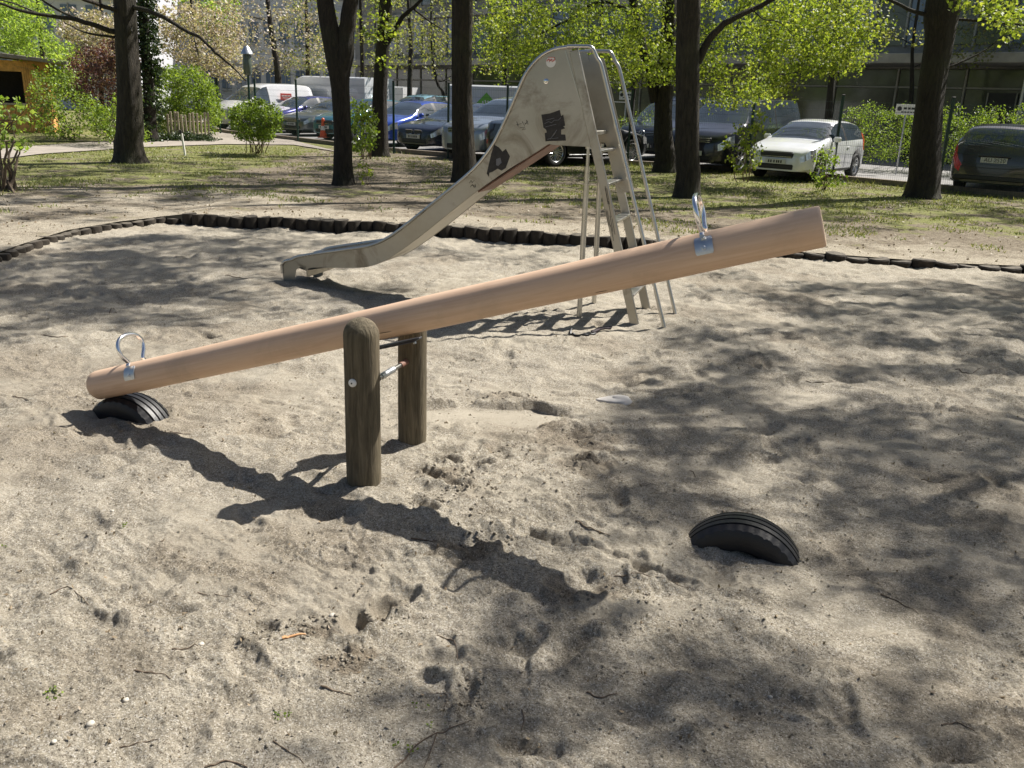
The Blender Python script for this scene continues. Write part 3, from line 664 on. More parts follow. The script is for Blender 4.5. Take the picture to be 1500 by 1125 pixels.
# side panel outline, as strips between an upper and a lower line
def panel(y0, th, name, mat):
    mb = MB()
    lo_l = [sp(425, 430), sp(432, 404), sp(434, 395), sp(440, 391.5), sp(448, 391)]
    up_l = [sp(418, 430), sp(414, 400), sp(413, 388), sp(418, 382), sp(428, 380)]
    lo_l[0] = (lo_l[0][0]+.03, -.1); up_l[0] = (up_l[0][0], -.1)
    zb = sp(803, 211)[1]-.005
    xb0 = botc[-1][0]; xe = sp(874, 211)[0]; xt = sp(836, 70)[0]
    up = list(up_l); lw = list(lo_l)
    m = 70
    ut = np.linspace(0, 1, m); arc_t = np.array(topc); arc_b = np.array(botc)
    lt = np.concatenate([[0], np.cumsum(np.hypot(*np.diff(arc_t, axis=0).T))]); lb = np.concatenate([[0], np.cumsum(np.hypot(*np.diff(arc_b, axis=0).T))])
    # lower line carries on along the flat bottom of the big panel
    ext = np.array([[xb0+(xe-xb0)*k/8, zb] for k in range(1, 9)]); arc_b2 = np.vstack([arc_b, ext]); lb2 = np.concatenate([[0], np.cumsum(np.hypot(*np.diff(arc_b2, axis=0).T))])
    T_ = [(np.interp(u*lt[-1], lt, arc_t[:, 0]), np.interp(u*lt[-1], lt, arc_t[:, 1])) for u in ut]
    B_ = [(np.interp(u*lb2[-1], lb2, arc_b2[:, 0]), np.interp(u*lb2[-1], lb2, arc_b2[:, 1])) for u in ut]
    up += T_; lw += B_
    up.append((xt, T_[-1][1])); lw.append((xe, zb))
    V = []
    for (a, b) in zip(up, lw):
        for yy in (y0, y0+th): V += [(a[0], yy, a[1]), (b[0], yy, b[1])]
    Fq = []
    for i in range(len(up)-1):
        k = i*4; j = k+4; Fq += [(k, j, j+1, k+1), (k+2, k+3, j+3, j+2), (k, k+2, j+2, j), (k+1, j+1, j+3, k+3)]
    k = (len(up)-1)*4; Fq += [(0, 1, 3, 2), (k, k+2, k+3, k+1)]
    mb.add(V, Fq); return mb.build(name, mat, sl, angle=30), up, T_, xe, zb, xt
pn, upl, Tl, xe, zb, xt = panel(0, .004, 'side_panel', M_steel)
panel(SW, .004, 'side_panel', M_steel)
# rolled rim along each upper edge
for y_ in (-.006, SW+.008):
    mb = MB(); mb.tube([(a, y_, b) for a, b in upl[1:]]+[(xt+.02, y_, upl[-1][1])], .013, 10); mb.build('rolled_rim', M_tube, sl)
# the chute floor between the panels
ch = []
for i, (a, b) in enumerate(upl[3:]):
    k = min(1, i/6); ch.append((a, b))
mb = MB(); V = []; Ch = np.array(upl[2:-1]); npts = len(Ch)
for i in range(npts):
    a = Ch[max(0, i-1)]; b = Ch[min(npts-1, i+1)]; t_ = (b-a)/np.linalg.norm(b-a); nn = np.array([t_[1], -t_[0]])
    dep = .13*smooth(0, 5, np.array(float(i)))
    if Ch[i][1] > 1.45: dep = .13+(Ch[i][1]-1.45)*.55
    p = Ch[i]+nn*dep; p[1] = min(p[1], 1.52+0*p[1]) if Ch[i][1] > 1.5 else p[1]
    for yy in (.004, .03, SW/2, SW-.03, SW-.001): V.append((p[0], yy, p[1]+(.02 if yy in (.004, SW-.001) else 0)))
Fq = [(i*5+j, (i+1)*5+j, (i+1)*5+j+1, i*5+j+1) for i in range(npts-1) for j in range(4)]
k = len(V)
V2 = [(v[0], v[1], v[2]-.006) for v in V]; mb.add(V, Fq); mb.add(V2, [f[::-1] for f in Fq]); mb.build('chute', M_slidetop, sl)
# reddish stiffener under the chute
mb = MB(); Pb = [(p[0], .25, p[1]+.012) for p in botc[12:]]; 
for a, b in zip(Pb[:-1], Pb[1:]): mb.beam(a, b, .44, .018)
st = mb.build('underside', M_steel, sl)
mb = MB(); mb.beam((Pb[-10][0], .25, Pb[-10][2]-.016), (Pb[-1][0], .25, Pb[-1][2]-.016), .40, .012); mb.build('underside_primer', M_rust, sl)
# front foot cross plate and platform
mb = MB(); mb.box((sp(440, 400)[0]+.06, SW/2, .15), (.01, SW-.02, .12)); mb.build('foot_plate', M_steel, sl)
mb = MB(); mb.box(((sp(815, 211)[0]+xe)/2-.03, SW/2, zb+.10), (xe-sp(803, 211)[0]-.06, SW-.012, .03), bev=.004); mb.build('platform', M_steel, sl)
# ladder stringers
sa = sp(844, 72); sb = sp(944, 476); sa2 = sp(836, 72); sb2 = sp(931, 476)
def stringer(y_):
    mb = MB(); w_ = .068; a = Vector((sa[0]-.01, y_, sa[1]-.01)); b = Vector((sb[0]-.045, y_, -.1)); mb.beam(a, b, .03, w_, up=(1, 0, .2), bev=.004); return mb.build('stringer', M_steel, sl)
stringer(-.02); stringer(SW+.02)
Dl = np.array([sb[0]-.045-sa[0]+.01, -.1-sa[1]+.01]); 
rungs = [sp(900, 258), sp(916, 301), sp(933, 350)]
for z_ in (.22, .50, .78, 1.06, 1.30):
    t_ = (z_-(sa[1]-.01))/Dl[1]; x_ = sa[0]-.01+Dl[0]*t_
    mb = MB(); mb.box((x_, SW/2, z_), (.085, SW+.012, .022), bev=.004); mb.build('rung', M_tube, sl)
# dark inner upright behind the ladder head
mb = MB(); mb.beam((sa[0]+.045, SW-.01, sa[1]-.05), (sa[0]+.045+Dl[0]*.5, SW-.01, sa[1]+Dl[1]*.5), .012, .12, up=(1, 0, .2)); mb.build('guard_strip', M_steel, sl)
# handrails
r0 = sp(977, 484)
for y_, rt, rb in ((-.025, sp(880, 82), sp(977, 484)), (SW+.03, None, None)):
    if rt is None: rt, rb = (sp(880, 82)[0]+.02, sp(880, 82)[1]), (sp(977, 484)[0], -.05)
    P = [(xt-.02, y_, upl[-1][1]+.004), (rt[0]-.13, y_, upl[-1][1]+.006), (rt[0]-.065, y_, upl[-1][1]-.002), (rt[0]-.022, y_, rt[1]-.012), (rt[0]+.012, y_, rt[1]-.06), (rt[0]+.05, y_, rt[1]-.17), (rb[0]+.02, y_, -.12)]
    Q = [Vector(p) for p in P[:5]]; mb = MB(); C_ = crs([np.array(p) for p in P[:6]], 5)+[np.array(P[6])]; mb.tube(C_, .0145, 12); mb.build('handrail', M_tube, sl)
# support legs
lg = gnd(842, 467); lx = float((lg-s1)@SA); tp = sp(857, 213)
for y_ in (.03, SW+.06):
    mb = MB(); a = Vector((tp[0]+.02, min(y_, SW-.03), zb-.005)); b = Vector((lx+.01, y_, -.12)); c = a+(b-a)*.10; mb.tube([c, b], .021, 12); mb.tube([a, c], .013, 10); mb.lathe(a-Vector((0, 0, .012)), (0, 0, 1), [(.001, .024), (.024, .024), (.024, 0), (.001, 0)], 10); mb.build('support_leg', M_tube, sl)
# paint, sticker, bolt, scratches on the near side panel
def decal(name, poly, mat, off, th=.0012):
    P = [sp(*p) for p in poly]; n = len(P); mb = MB(); V = [(a, -off-th, b) for a, b in P]+[(a, -off+.0005, b) for a, b in P]
    mb.add(V, [tuple(range(n))]+[tuple(range(2*n-1, n-1, -1))]+[(i, (i+1) % n, n+(i+1) % n, n+i) for i in range(n)]); return mb.build(name, mat, sl, smooth=False)
decal('paint_patch', [(793, 168), (806, 166), (820, 161), (822, 170), (825, 168), (828, 184), (825, 185), (828, 188), (822, 190), (822, 197), (828, 197), (829, 206), (799, 207), (798, 195), (801, 194), (800, 190), (796, 187), (795, 180)], M_black, .0005)
decal('paint_patch', [(724, 212), (731, 216), (736, 222), (741, 218), (747, 229), (741, 246), (735, 250), (729, 247), (721, 252), (717, 253), (716, 259), (713, 254), (716, 241), (720, 224)], M_black, .0005)
decal('paint_patch', [(727, 233), (733, 231), (735, 238), (730, 243), (727, 242)], M_greypaint, .002)
def strokes(name, segs, mat, r_=.0022, off=.0018):
    mb = MB()
    for s_ in segs: mb.tube([(sp(*p)[0], -off, sp(*p)[1]) for p in s_], r_, 4)
    return mb.build(name, mat, sl)
strokes('scrawl', [[(802, 204), (806, 203)], [(806, 204), (816, 190), (812, 197), (808, 203), (818, 202)], [(798, 181), (804, 178), (808, 180), (812, 176), (818, 176), (822, 172)], [(799, 186), (806, 184), (815, 182)], [(800, 176), (812, 173)]], M_greypaint, .0024, .003)
strokes('scrawl', [[(756, 183), (764, 181)], [(765, 178), (768, 184), (773, 177)], [(762, 187), (769, 186), (765, 190), (770, 189)], [(768, 180), (774, 182), (771, 176)], [(757, 178), (759, 185)]], M_black, .0018)
strokes('scrawl', [[(688, 268), (690, 264), (692, 268)], [(692, 267), (695, 264)], [(689, 274), (692, 270), (695, 275)], [(693, 272), (697, 274), (696, 270)], [(690, 272), (697, 271)]], M_black, .002)
cc = sp(807, 91); mb = MB(); mb.lathe((cc[0], -.0005, cc[1]), (0, -1, 0), [(.0001, .0015), (.038, .0015), (.038, 0)], 28); stk = mb.build('sticker', M_white, sl)
strokes('sticker_print', [[(801, 90), (804, 86), (806, 90)], [(805, 91), (808, 86), (809, 91)], [(810, 90), (813, 87), (812, 84)], [(801, 88), (813, 88)], [(803, 84), (811, 84)]], M_red, .0028, .0028)
cc = sp(800, 119); mb = MB(); mb.lathe((cc[0], -.0005, cc[1]), (0, -1, 0), [(.0001, .012), (.010, .011), (.013, .006), (.019, .004), (.020, 0)], 18); mb.build('bolt', M_chrome, sl)
# long seam scratches on the ladder stringer
mb = MB()
for k in range(9):
    z_ = .75+rnd.random()*.35; t_ = (z_-(sa[1]-.01))/Dl[1]; x_ = sa[0]-.01+Dl[0]*t_+rnd.uniform(-.025, .02); mb.tube([(x_, -.0358, z_), (x_+Dl[0]*.05/1, -.0358, z_-.12)], .0022, 4)
mb.build('scratch_marks', M_black, sl)
mb = MB(); xs_, zs_ = sp(828, 74); xe_, ze_ = sp(868, 210); mb.beam((xs_, -.001, zs_), (xe_, -.001, ze_), .006, .006, up=(1, 0, .2)); mb.build('panel_seam', M_tube, sl)
# ------------------------------------------------------------------ leaves and trees
def leaves(name, centers, per, spread, size, mat, parent, seed=1, elong=1.0, droop=0, flat=0.35):
    """many small folded leaf faces gathered round cluster centres"""
    q = np.random.RandomState(seed); C_ = np.asarray(centers, float)
    if len(C_) == 0: return None
    per_ = q.poisson(per, len(C_)).clip(1); idx = np.repeat(np.arange(len(C_)), per_); n = len(idx)
    d = q.normal(size=(n, 3)); d /= np.linalg.norm(d, axis=1)[:, None]; rad = q.rand(n)**.5*np.asarray(spread)*q.uniform(.7, 1.2, len(C_))[idx] if np.isscalar(spread) else q.rand(n)**.5*np.asarray(spread)[idx]
    P = C_[idx]+d*rad[:, None]*np.array([1, 1, .7])
    a = q.normal(size=(n, 3)); a[:, 2] -= droop; a /= np.linalg.norm(a, axis=1)[:, None]
    nr = q.normal(size=(n, 3)); nr[:, 2] += flat*2; b = np.cross(a, nr); b /= np.linalg.norm(b, axis=1)[:, None]; up_ = np.cross(a, b)
    L = size*q.uniform(.6, 1.25, n)[:, None]; W = L*.42/elong
    V = np.stack([P-a*L*.5, P+b*W+up_*L*.08, P+a*L*.5, P-b*W+up_*L*.08], 1).reshape(-1, 3)
    Q = np.arange(n*4).reshape(-1, 4)
    return npmesh(name, V, Q, mat, parent)
def wob(a, b, n, amp, q, up=0.0):
    a = np.array(a, float); b = np.array(b, float); u = np.linspace(0, 1, n)[:, None]; P = a+(b-a)*u
    P[:, 2] += (4*u*(1-u))[:, 0]*up; o = np.cumsum(q.normal(size=(n, 3))*amp, 0); o -= u*o[-1]; P += o; P[0] = a; P[-1] = b; return P
TS = .80
def grow_tree(nm, label, trunk, radii, stems=(), targets=(), bark=M_bark, leafm=M_lime, per=40, spread=.45, size=.09, seed=1, group=None, cat='tree', twigs=2, br=.03, elong=1.0, droop=0, nring=14, flare=True, crown='crown', bare=(), nobranch=False):
    q = np.random.RandomState(seed); trunk = [np.array(p, float) for p in trunk]; base = trunk[0].copy()
    root = empty(nm, base, 0, label, cat, group); T = [p-base for p in trunk]
    mb = MB()
    C_ = crs(T, 4); rr = TS*np.interp(np.linspace(0, 1, len(C_)), np.linspace(0, 1, len(radii)), radii)
    C_ = [np.array(c) for c in C_]
    # tube with an irregular bark outline and root flare
    n = nring*2; V = []
    z0 = C_[0][2]
    C2 = [C_[0]-np.array([0, 0, .25])]+[C_[0]+np.array([0, 0, h]) + (C_[1]-C_[0])*0 for h in (0, .06, .14, .26, .42)]+[c for c in C_[1:] if c[2] > .5]
    for i, c in enumerate(C2):
        h = max(0, c[2]); r_ = np.interp(h, [cc[2] for cc in C_], rr)
        fl = 1+(.24*math.exp(-(h/.13)**1) if flare else 0)
        for k in range(n):
            a = 2*math.pi*k/n; w_ = 1+.045*math.sin(3*a+seed)+.03*math.sin(5*a+2*seed+h*.8)+.02*math.sin(9*a+h*3)+.10*(fl-1)*math.sin(4*a+seed)*2
            V.append(c+np.array([math.cos(a), math.sin(a), 0])*r_*fl*w_)
    mb.add(V, [(i*n+k, i*n+(k+1) % n, (i+1)*n+(k+1) % n, (i+1)*n+k) for i in range(len(C2)-1) for k in range(n)])
    nodes = [(c, np.interp(c[2], [cc[2] for cc in C_], rr)) for c in C_ if c[2] > 2.0] or [(C_[-1], rr[-1])]
    for pts, ra, rb in stems:
        P = crs([np.array(p, float)-base for p in pts], 4); m = len(P); P = [p+(q.normal(size=3)*ra*.12 if 0 < i < m-1 else 0) for i, p in enumerate(P)]
        rd = np.linspace(ra, rb, m); mb.tube(P, list(rd), 9); nodes += [(p, r_) for p, r_ in zip(P, rd)][2:]
    o = mb.build('trunk', bark, root, angle=80)
    tips = []; tw = MB()
    NP = np.array([p for p, _ in nodes]); NR = np.array([r_ for _, r_ in nodes])
    t_sorted = sorted([np.array(t, float)-base for t in targets], key=lambda t: float(np.min(np.linalg.norm(NP-t, axis=1))))
    cap = len(NP)+len(t_sorted)*90+10; NA = np.zeros((cap, 3)); NA[:len(NP)] = NP; NRl = list(NR); cnt = len(NP)
    for t in t_sorted:
        A = NA[:cnt]; d = np.linalg.norm(A-t, axis=1)+np.maximum(0, A[:, 2]-t[2]+.3)*.6; j = int(np.argmin(d)); L = np.linalg.norm(A[j]-t)
        if L > .05 and not nobranch:
            P = wob(A[j], t, max(4, int(L/.35)+3), .028*min(L, 2)**.5, q, up=.05*L); r0 = min(NRl[j]*.65, max(.006, br*(L/2)**.8*.6)); rd = np.linspace(r0, max(.003, r0*.25), len(P)); tw.tube(P, list(rd), 5 if r0 < .02 else 7, caps=False)
            for k in range(1, len(P)):
                if cnt < cap: NA[cnt] = P[k]; cnt += 1; NRl.append(rd[k])
        tips.append(t)
        for k in range(twigs):
            e = t+q.normal(size=3)*np.array([1, 1, .6])*(spread if np.isscalar(spread) else .4)*.9; P = wob(t, e, 4, .02, q); tw.tube(P, [.005, .004, .003, .002], 3, caps=False)
    if tw.v: tw.build('branches', bark, root, angle=80)
    if tips and leafm is not None: leaves(crown, tips, per, spread, size, leafm, root, seed, elong, droop)
    return root

def pix_targets(poly, Y0, Y1, n, seed=0, zmin=0.2):
    q = np.random.RandomState(seed); poly = np.array(poly, float); x0, y0 = poly.min(0); x1, y1 = poly.max(0); out = []
    def inside(x, y):
        c = False; j = len(poly)-1
        for i in range(len(poly)):
            xi, yi = poly[i]; xj, yj = poly[j]
            if (yi > y) != (yj > y) and x < (xj-xi)*(y-yi)/(yj-yi)+xi: c = not c
            j = i
        return c
    while len(out) < n:
        x = q.uniform(x0, x1); y = q.uniform(y0, y1)
        if inside(x, y):
            p = aty(x, y, q.uniform(Y0, Y1))
            if p[2] > zmin: out.append(p)
    return out
def in_poly(poly, x, y):
    c = np.zeros(x.shape, bool); j = len(poly)-1
    for i in range(len(poly)):
        xi, yi = poly[i]; xj, yj = poly[j]
        with np.errstate(divide='ignore', invalid='ignore'): m = ((yi > y) != (yj > y)) & (x < (xj-xi)*(y-yi)/(yj-yi+1e-12)+xi)
        c ^= m; j = i
    return c
# where leaf shade lies on the sand: crowns overhead are grown where the sun's rays to those places pass
SHADE = [([(875, 720), (905, 580), (985, 512), (1090, 515), (1200, 575), (1500, 620), (1500, 940), (1340, 890), (1190, 860), (1010, 850), (900, 790)], 1.0),
         ([(1180, 740), (1500, 740), (1500, 1000), (1380, 940), (1290, 880), (1190, 850)], .8),
         ([(545, 1010), (690, 955), (900, 965), (1230, 945), (1330, 985), (1430, 1080), (1440, 1250), (540, 1250)], 1.0),
         ([(690, 830), (800, 830), (890, 880), (880, 930), (760, 915), (640, 860)], .9),
         ([(1000, 470), (1130, 420), (1560, 410), (1560, 660), (1200, 600), (960, 560)], .55),
         ([(1000, 400), (1130, 400), (1130, 500), (1000, 480)], .12),
         ([(-60, 385), (180, 345), (290, 350), (430, 360), (430, 470), (330, 468), (200, 480), (-60, 500)], .8),
         ([(430, 385), (520, 400), (640, 420), (620, 450), (430, 480)], .35),
         ([(290, 330), (600, 345), (600, 390), (300, 350)], .35),
         ([(600, 340), (880, 365), (880, 420), (640, 420)], .10),
         ([(-100, 235), (1600, 235), (1600, 330), (1100, 350), (700, 330), (300, 310), (0, 350)], .42), ([(-50, 245), (350, 255), (720, 225), (720, 285), (450, 290), (0, 310)], .75)]
q = np.random.RandomState(5); N_ = 26000
gx = q.uniform(-13, 11, N_); gy = q.uniform(1.0, 24, N_)
px, py, pz = proj(np.stack([gx, gy, np.zeros(N_)], -1)); den = np.zeros(N_)
for poly, dd in SHADE: den = np.where(in_poly(poly, px, py) & (pz > 0), dd, den)
den = np.where((gx > 5.2) & (gy < 9) & (den == 0), .5, den)
ns = fbm(gx*3.4, gy*3.4, 2, 5)+.3*fbm(gx*1.1, gy*1.1, 2, 6); thr = .24-.52*den; den = np.where((gx > 4) & (gy > 18.5), 0, den); keep = (den > .02) & (ns > thr) & (q.rand(N_) < (.35+.5*den)*np.where(gy < 10, 1.0, .55))
gx, gy = gx[keep], gy[keep]; hz = q.uniform(6.2, 11.0, len(gx))
CT = np.stack([gx+SUN[0]/SUN[2]*hz, gy+SUN[1]/SUN[2]*hz, hz], -1)

T1 = gout(190, 238); T2 = gout(503, 271); T3 = gout(556, 229); T4 = gout(680, 266); T5 = gout(1006, 289); T6 = gout(973, 252); T7 = gout(1350, 290)
def up(p, pix, n=1): return aty(pix[0], pix[1], p[1])
trees = {'T2': T2, 'T4': T4, 'T5': T5, 'T6': T6, 'T7': T7, 'off': np.array([11.2, 9.6, 0])}
def assign():
    out = {k: [] for k in trees}
    for t in CT:
        best = min(trees, key=lambda k: np.hypot(*(t[:2]-trees[k][:2]))+(2.0 if k == 'T6' else 0)); out[best].append(t)
    return out
AS = assign()
print('crown clusters', {k: len(v) for k, v in AS.items()})
def ext(p, a, b, zs):
    """carry the trunk on upward in its own direction to the given heights"""
    d = (b-a)/(b[2]-a[2]); return [b+d*(z-b[2])*.6+np.array([0, 0, (z-b[2])*.4*0]) if False else np.array([b[0]+d[0]*(z-b[2])*.5, b[1]+d[1]*(z-b[2])*.5, z]) for z in zs]
GT = 'big trees on the edge of the playground'
PER = 33; SPR = .34; LS = .088
# T5
a = up(T5, (1008, 150)); b = up(T5, (1010, 0)); tr = [T5, a, b]+ext(T5, a, b, [6, 8.5, 11]); j = up(T5, (1026, 84))
grow_tree('tree', 'straight brown tree trunk right behind the seesaw handle, one limb rising to the right', tr, [.285, .262, .262, .22, .16, .05],
          stems=[([up(T5, (1022, 92)), up(T5, (1045, 50)), up(T5, (1080, 24)), up(T5, (1130, 0)), up(T5, (1200, -50))+np.array([0, -1, 0])], .075, .03), ([up(T5, (1100, 12)), up(T5, (1118, 28)), up(T5, (1140, 32)), up(T5, (1163, 50))], .012, .006)],
          targets=AS['T5'], per=PER, spread=SPR, size=LS, seed=5, bark=M_bark2, group=GT)
# T7
a = up(T7, (1362, 150)); b = up(T7, (1376, 60)); tr = [T7, a, b, up(T7, (1384, 0))]+[np.array([T7[0]+.1, T7[1], z]) for z in (6, 9, 11)]
grow_tree('tree', 'thick dark trunk leaning right next to the silver estate car', tr, [.40, .315, .33, .42, .25, .15, .05],
          stems=[([up(T7, (1388, 22)), up(T7, (1350, 20)), up(T7, (1310, 4)), up(T7, (1270, -20))], .05, .02), ([up(T7, (1390, 28)), up(T7, (1430, 30)), up(T7, (1475, 34)), up(T7, (1520, 40))], .03, .015),
                 ([up(T7, (1391, 98)), up(T7, (1415, 88)), up(T7, (1445, 72)), up(T7, (1465, 55))], .022, .008)],
          targets=AS['T7']+pix_targets([(1400, 0), (1500, 0), (1500, 60), (1440, 30)], 17, 20, 22, 3), per=PER, spread=SPR, size=LS, seed=7, bark=M_bark3, group=GT)
# T2
f_ = up(T2, (494, 95)); tr = [T2, up(T2, (502, 200)), up(T2, (498, 130)), f_, up(T2, (480, 30)), up(T2, (466, -60))]+[np.array([T2[0]-.9, T2[1], z]) for z in (7, 9)]
grow_tree('tree', 'dark forked trunk between the grey-green car and the teal car', tr, [.23, .20, .205, .25, .20, .17, .13, .05],
          stems=[([up(T2, (500, 110)), up(T2, (508, 50)), up(T2, (514, 0)), up(T2, (520, -80))], .16, .12)],
          targets=AS['T2'], per=PER, spread=SPR, size=LS, seed=2, bark=M_bark3, group=GT)
# T4
a = up(T4, (677, 130)); b = up(T4, (678, 0)); tr = [T4, up(T4, (679, 200)), a, b]+ext(T4, a, b, [6.5, 9, 11])
grow_tree('tree', 'mossy straight trunk in front of the silver car left of the slide', tr, [.30, .275, .245, .25, .2, .13, .05],
          targets=AS['T4'], per=PER, spread=SPR, size=LS, seed=4, bark=M_bark, group=GT)
# T3
tr = [T3, up(T3, (556, 150)), up(T3, (560, 80)), up(T3, (566, 0)), up(T3, (570, -100))]+[T3*np.array([1, 1, 0])+np.array([.4, 0, z]) for z in (8, 10)]
grow_tree('tree', 'slimmer trunk just behind the forked one, beside the black saloon', tr, [.32, .25, .22, .22, .16, .1, .05],
          stems=[([up(T3, (568, 62)), up(T3, (590, 25)), up(T3, (612, 5)), up(T3, (640, -20))], .07, .035), ([up(T3, (605, 12)), up(T3, (625, 28)), up(T3, (650, 45))], .03, .012)],
          targets=pix_targets([(520, 0), (600, 0), (600, 30), (575, 120), (530, 100)], T3[1]-1, T3[1]+1, 16, 3), per=26, spread=.35, size=.10, seed=3, bark=M_bark3, group=GT)
# T6
tr = [T6, up(T6, (972, 160)), up(T6, (978, 90)), up(T6, (982, 0)), up(T6, (985, -100))]+[T6*np.array([1, 1, 0])+np.array([.5, 0, z]) for z in (8, 11)]
lime = pix_targets([(1120, 0), (1290, 0), (1270, 60), (1240, 100), (1180, 120), (1120, 150)], 19, 21, 110, 10)+pix_targets([(700, 0), (1130, 0), (1130, 130), (1110, 160), (1040, 150), (1010, 120), (960, 128), (915, 125), (850, 90), (780, 105), (720, 95)], 20.5, 24.0, 310, 9)
grow_tree('tree', 'dark trunk with an upright left fork, hung with bright lime leaves', tr, [.33, .27, .28, .22, .18, .12, .05],
          stems=[([up(T6, (960, 150)), up(T6, (952, 110)), up(T6, (938, 60)), up(T6, (926, 0)), up(T6, (918, -60))], .13, .09),
                 ([up(T6, (930, 20)), up(T6, (880, 2)), up(T6, (830, 30)), up(T6, (790, 50))], .05, .02)],
          targets=lime+AS['T6'], per=48, spread=.38, size=.076, br=.05, seed=6, bark=M_bark3, group=GT)
# T1
tr = [T1, up(T1, (189, 150)), up(T1, (186, 80)), up(T1, (182, 0)), up(T1, (180, -100))]+[T1*np.array([1, 1, 0])+np.array([-.3, 0, z]) for z in (7, 9)]
def U(*l): return [up(T1, p)+np.array([0, dy, 0]) for p, dy in zip(l, np.linspace(0, -1.2, len(l)))]
grow_tree('tree', 'broad trunk on the left with long bare branches spreading both ways', tr, [.40, .32, .29, .28, .25, .16, .06],
          stems=[(U((180, 50), (150, 40), (120, 30), (80, 25), (45, 15), (10, -5)), .06, .02), (U((184, 20), (165, 12), (150, 5), (130, -10)), .05, .03), (U((125, 32), (105, 18), (92, 0)), .03, .015),
                 (U((192, 10), (215, 15), (250, 28), (285, 48), (310, 58), (335, 80), (360, 98), (385, 120)), .055, .012), (U((285, 48), (300, 62), (320, 88)), .02, .008), (U((190, 50), (210, 45), (228, 52)), .03, .01), (U((60, 22), (40, 8), (15, 5)), .02, .01), (U((176, 55), (150, 52), (135, 40)), .03, .01)],
          targets=[], leafm=None, seed=12, bark=M_bark2, group=GT)
# the tree whose crown shades the right of the sandpit; it stands out of the picture on the right
B_ = trees['off']; grow_tree('tree', 'tree outside the view whose leafy crown shades the sand on the right', [B_, B_+np.array([0, 0, 2.5]), B_+np.array([-.1, 0, 5]), B_+np.array([-.3, .1, 8]), B_+np.array([-.3, .1, 11])], [.34, .29, .26, .2, .05],
          stems=[([B_+np.array([0, 0, 3.5]), B_+np.array([-1.5, -.8, 5.2]), B_+np.array([-3.2, -2, 6.4]), B_+np.array([-5, -3, 7])], .13, .04), ([B_+np.array([0, 0, 4.5]), B_+np.array([-1.5, .8, 6]), B_+np.array([-3.5, 1.5, 7.2])], .11, .04)],
          targets=AS['off'], per=PER, spread=SPR, size=LS, seed=8, bark=M_bark, group=GT)
# trees beyond the fence
GF = 'trees standing beyond the car park fence'
def bgtree(label, bpix, Y, tops, r0, tg, leafm, per, size, spread=.4, seed=1, bark=M_bark3, elong=1, br=.03, group=GF, ztop=9):
    b = aty(bpix[0], bpix[1], Y); b[2] = 0.0; P = [b]+[aty(x, y, Y) for x, y in tops]; P.append(P[-1]+np.array([0, 0, max(.5, ztop-P[-1][2])])); n = len(P)
    return grow_tree('tree', label, P, list(np.linspace(r0, r0*.35, n)), targets=tg, leafm=leafm, per=per, size=size, spread=spread, seed=seed, bark=bark, elong=elong, nring=6, br=br, group=group)
bgtree('dark slim tree rising behind the white hatchback by the pale canopy', (1212, 200), 31, [(1216, 140), (1222, 60), (1228, 0)], .17, pix_targets([(1120, 0), (1310, 0), (1290, 70), (1250, 110), (1200, 90), (1130, 60)], 29, 33, 70, 21), M_lime, 36, .11, .45, 21, br=.05)
bgtree('small forked tree in front of the shop windows behind the hedge', (1333, 190), 33, [(1335, 140), (1336, 100), (1340, 40)], .12, pix_targets([(1260, 0), (1500, 0), (1500, 80), (1420, 100), (1350, 70), (1280, 60)], 31, 34, 46, 22), M_pale, 26, .11, .5, 22, br=.04)
bgtree('thin dark tree behind the slide handrails, beside the white sign', (920, 200), 31, [(925, 150), (932, 100), (930, 40)], .16, pix_targets([(860, 60), (960, 60), (965, 120), (900, 120)], 29, 32, 26, 23), M_lime, 34, .10, .4, 23)
bgtree('thin dark tree just left of the slide handrails', (880, 205), 34, [(884, 150), (880, 60)], .15, pix_targets([(820, 0), (900, 0), (900, 90), (830, 60)], 32, 35, 26, 24), M_green, 30, .10, .5, 24)
bgtree('slender leafing tree in front of the long grey building, left of the mossy trunk', (600, 170), 42, [(600, 120), (602, 60), (598, 0)], .17, pix_targets([(560, 0), (665, 0), (665, 100), (580, 110)], 40, 44, 44, 25), M_pale, 24, .13, .6, 25, br=.06)
bgtree('twisting small tree with a low fork in front of the grey building', (652, 170), 44, [(650, 140), (640, 120), (632, 60)], .13, pix_targets([(600, 40), (720, 20), (720, 110), (610, 110)], 42, 46, 34, 26), M_pale, 22, .13, .6, 26, br=.06)
bgtree('bare spreading tree with pale buds over the white van', (408, 170), 44, [(407, 110), (400, 60), (392, 0)], .24, pix_targets([(335, 0), (470, 0), (470, 90), (350, 110)], 41, 47, 110, 27), M_bloom, 18, .12, .7, 27, br=.09)
bgtree('slim tree with light green young leaves between the white vans and forked trunk', (450, 160), 46, [(451, 100), (450, 40), (448, 0)], .17, pix_targets([(400, 0), (490, 0), (490, 110), (420, 110)], 44, 48, 46, 28), M_pale, 34, .12, .6, 28, br=.06)
bgtree('leafy light green tree between the two dark trunks left of centre', (530, 160), 48, [(531, 100), (528, 0)], .18, pix_targets([(495, 0), (590, 0), (590, 90), (520, 115), (500, 90)], 46, 50, 40, 29), M_pale, 30, .13, .6, 29, br=.06)
bgtree('green tree filling the view above the delivery truck', (738, 160), 44, [(740, 110), (742, 0)], .2, pix_targets([(690, 0), (820, 0), (800, 60), (740, 120), (690, 110)], 42, 46, 60, 30), M_lime, 30, .13, .6, 30, br=.07)
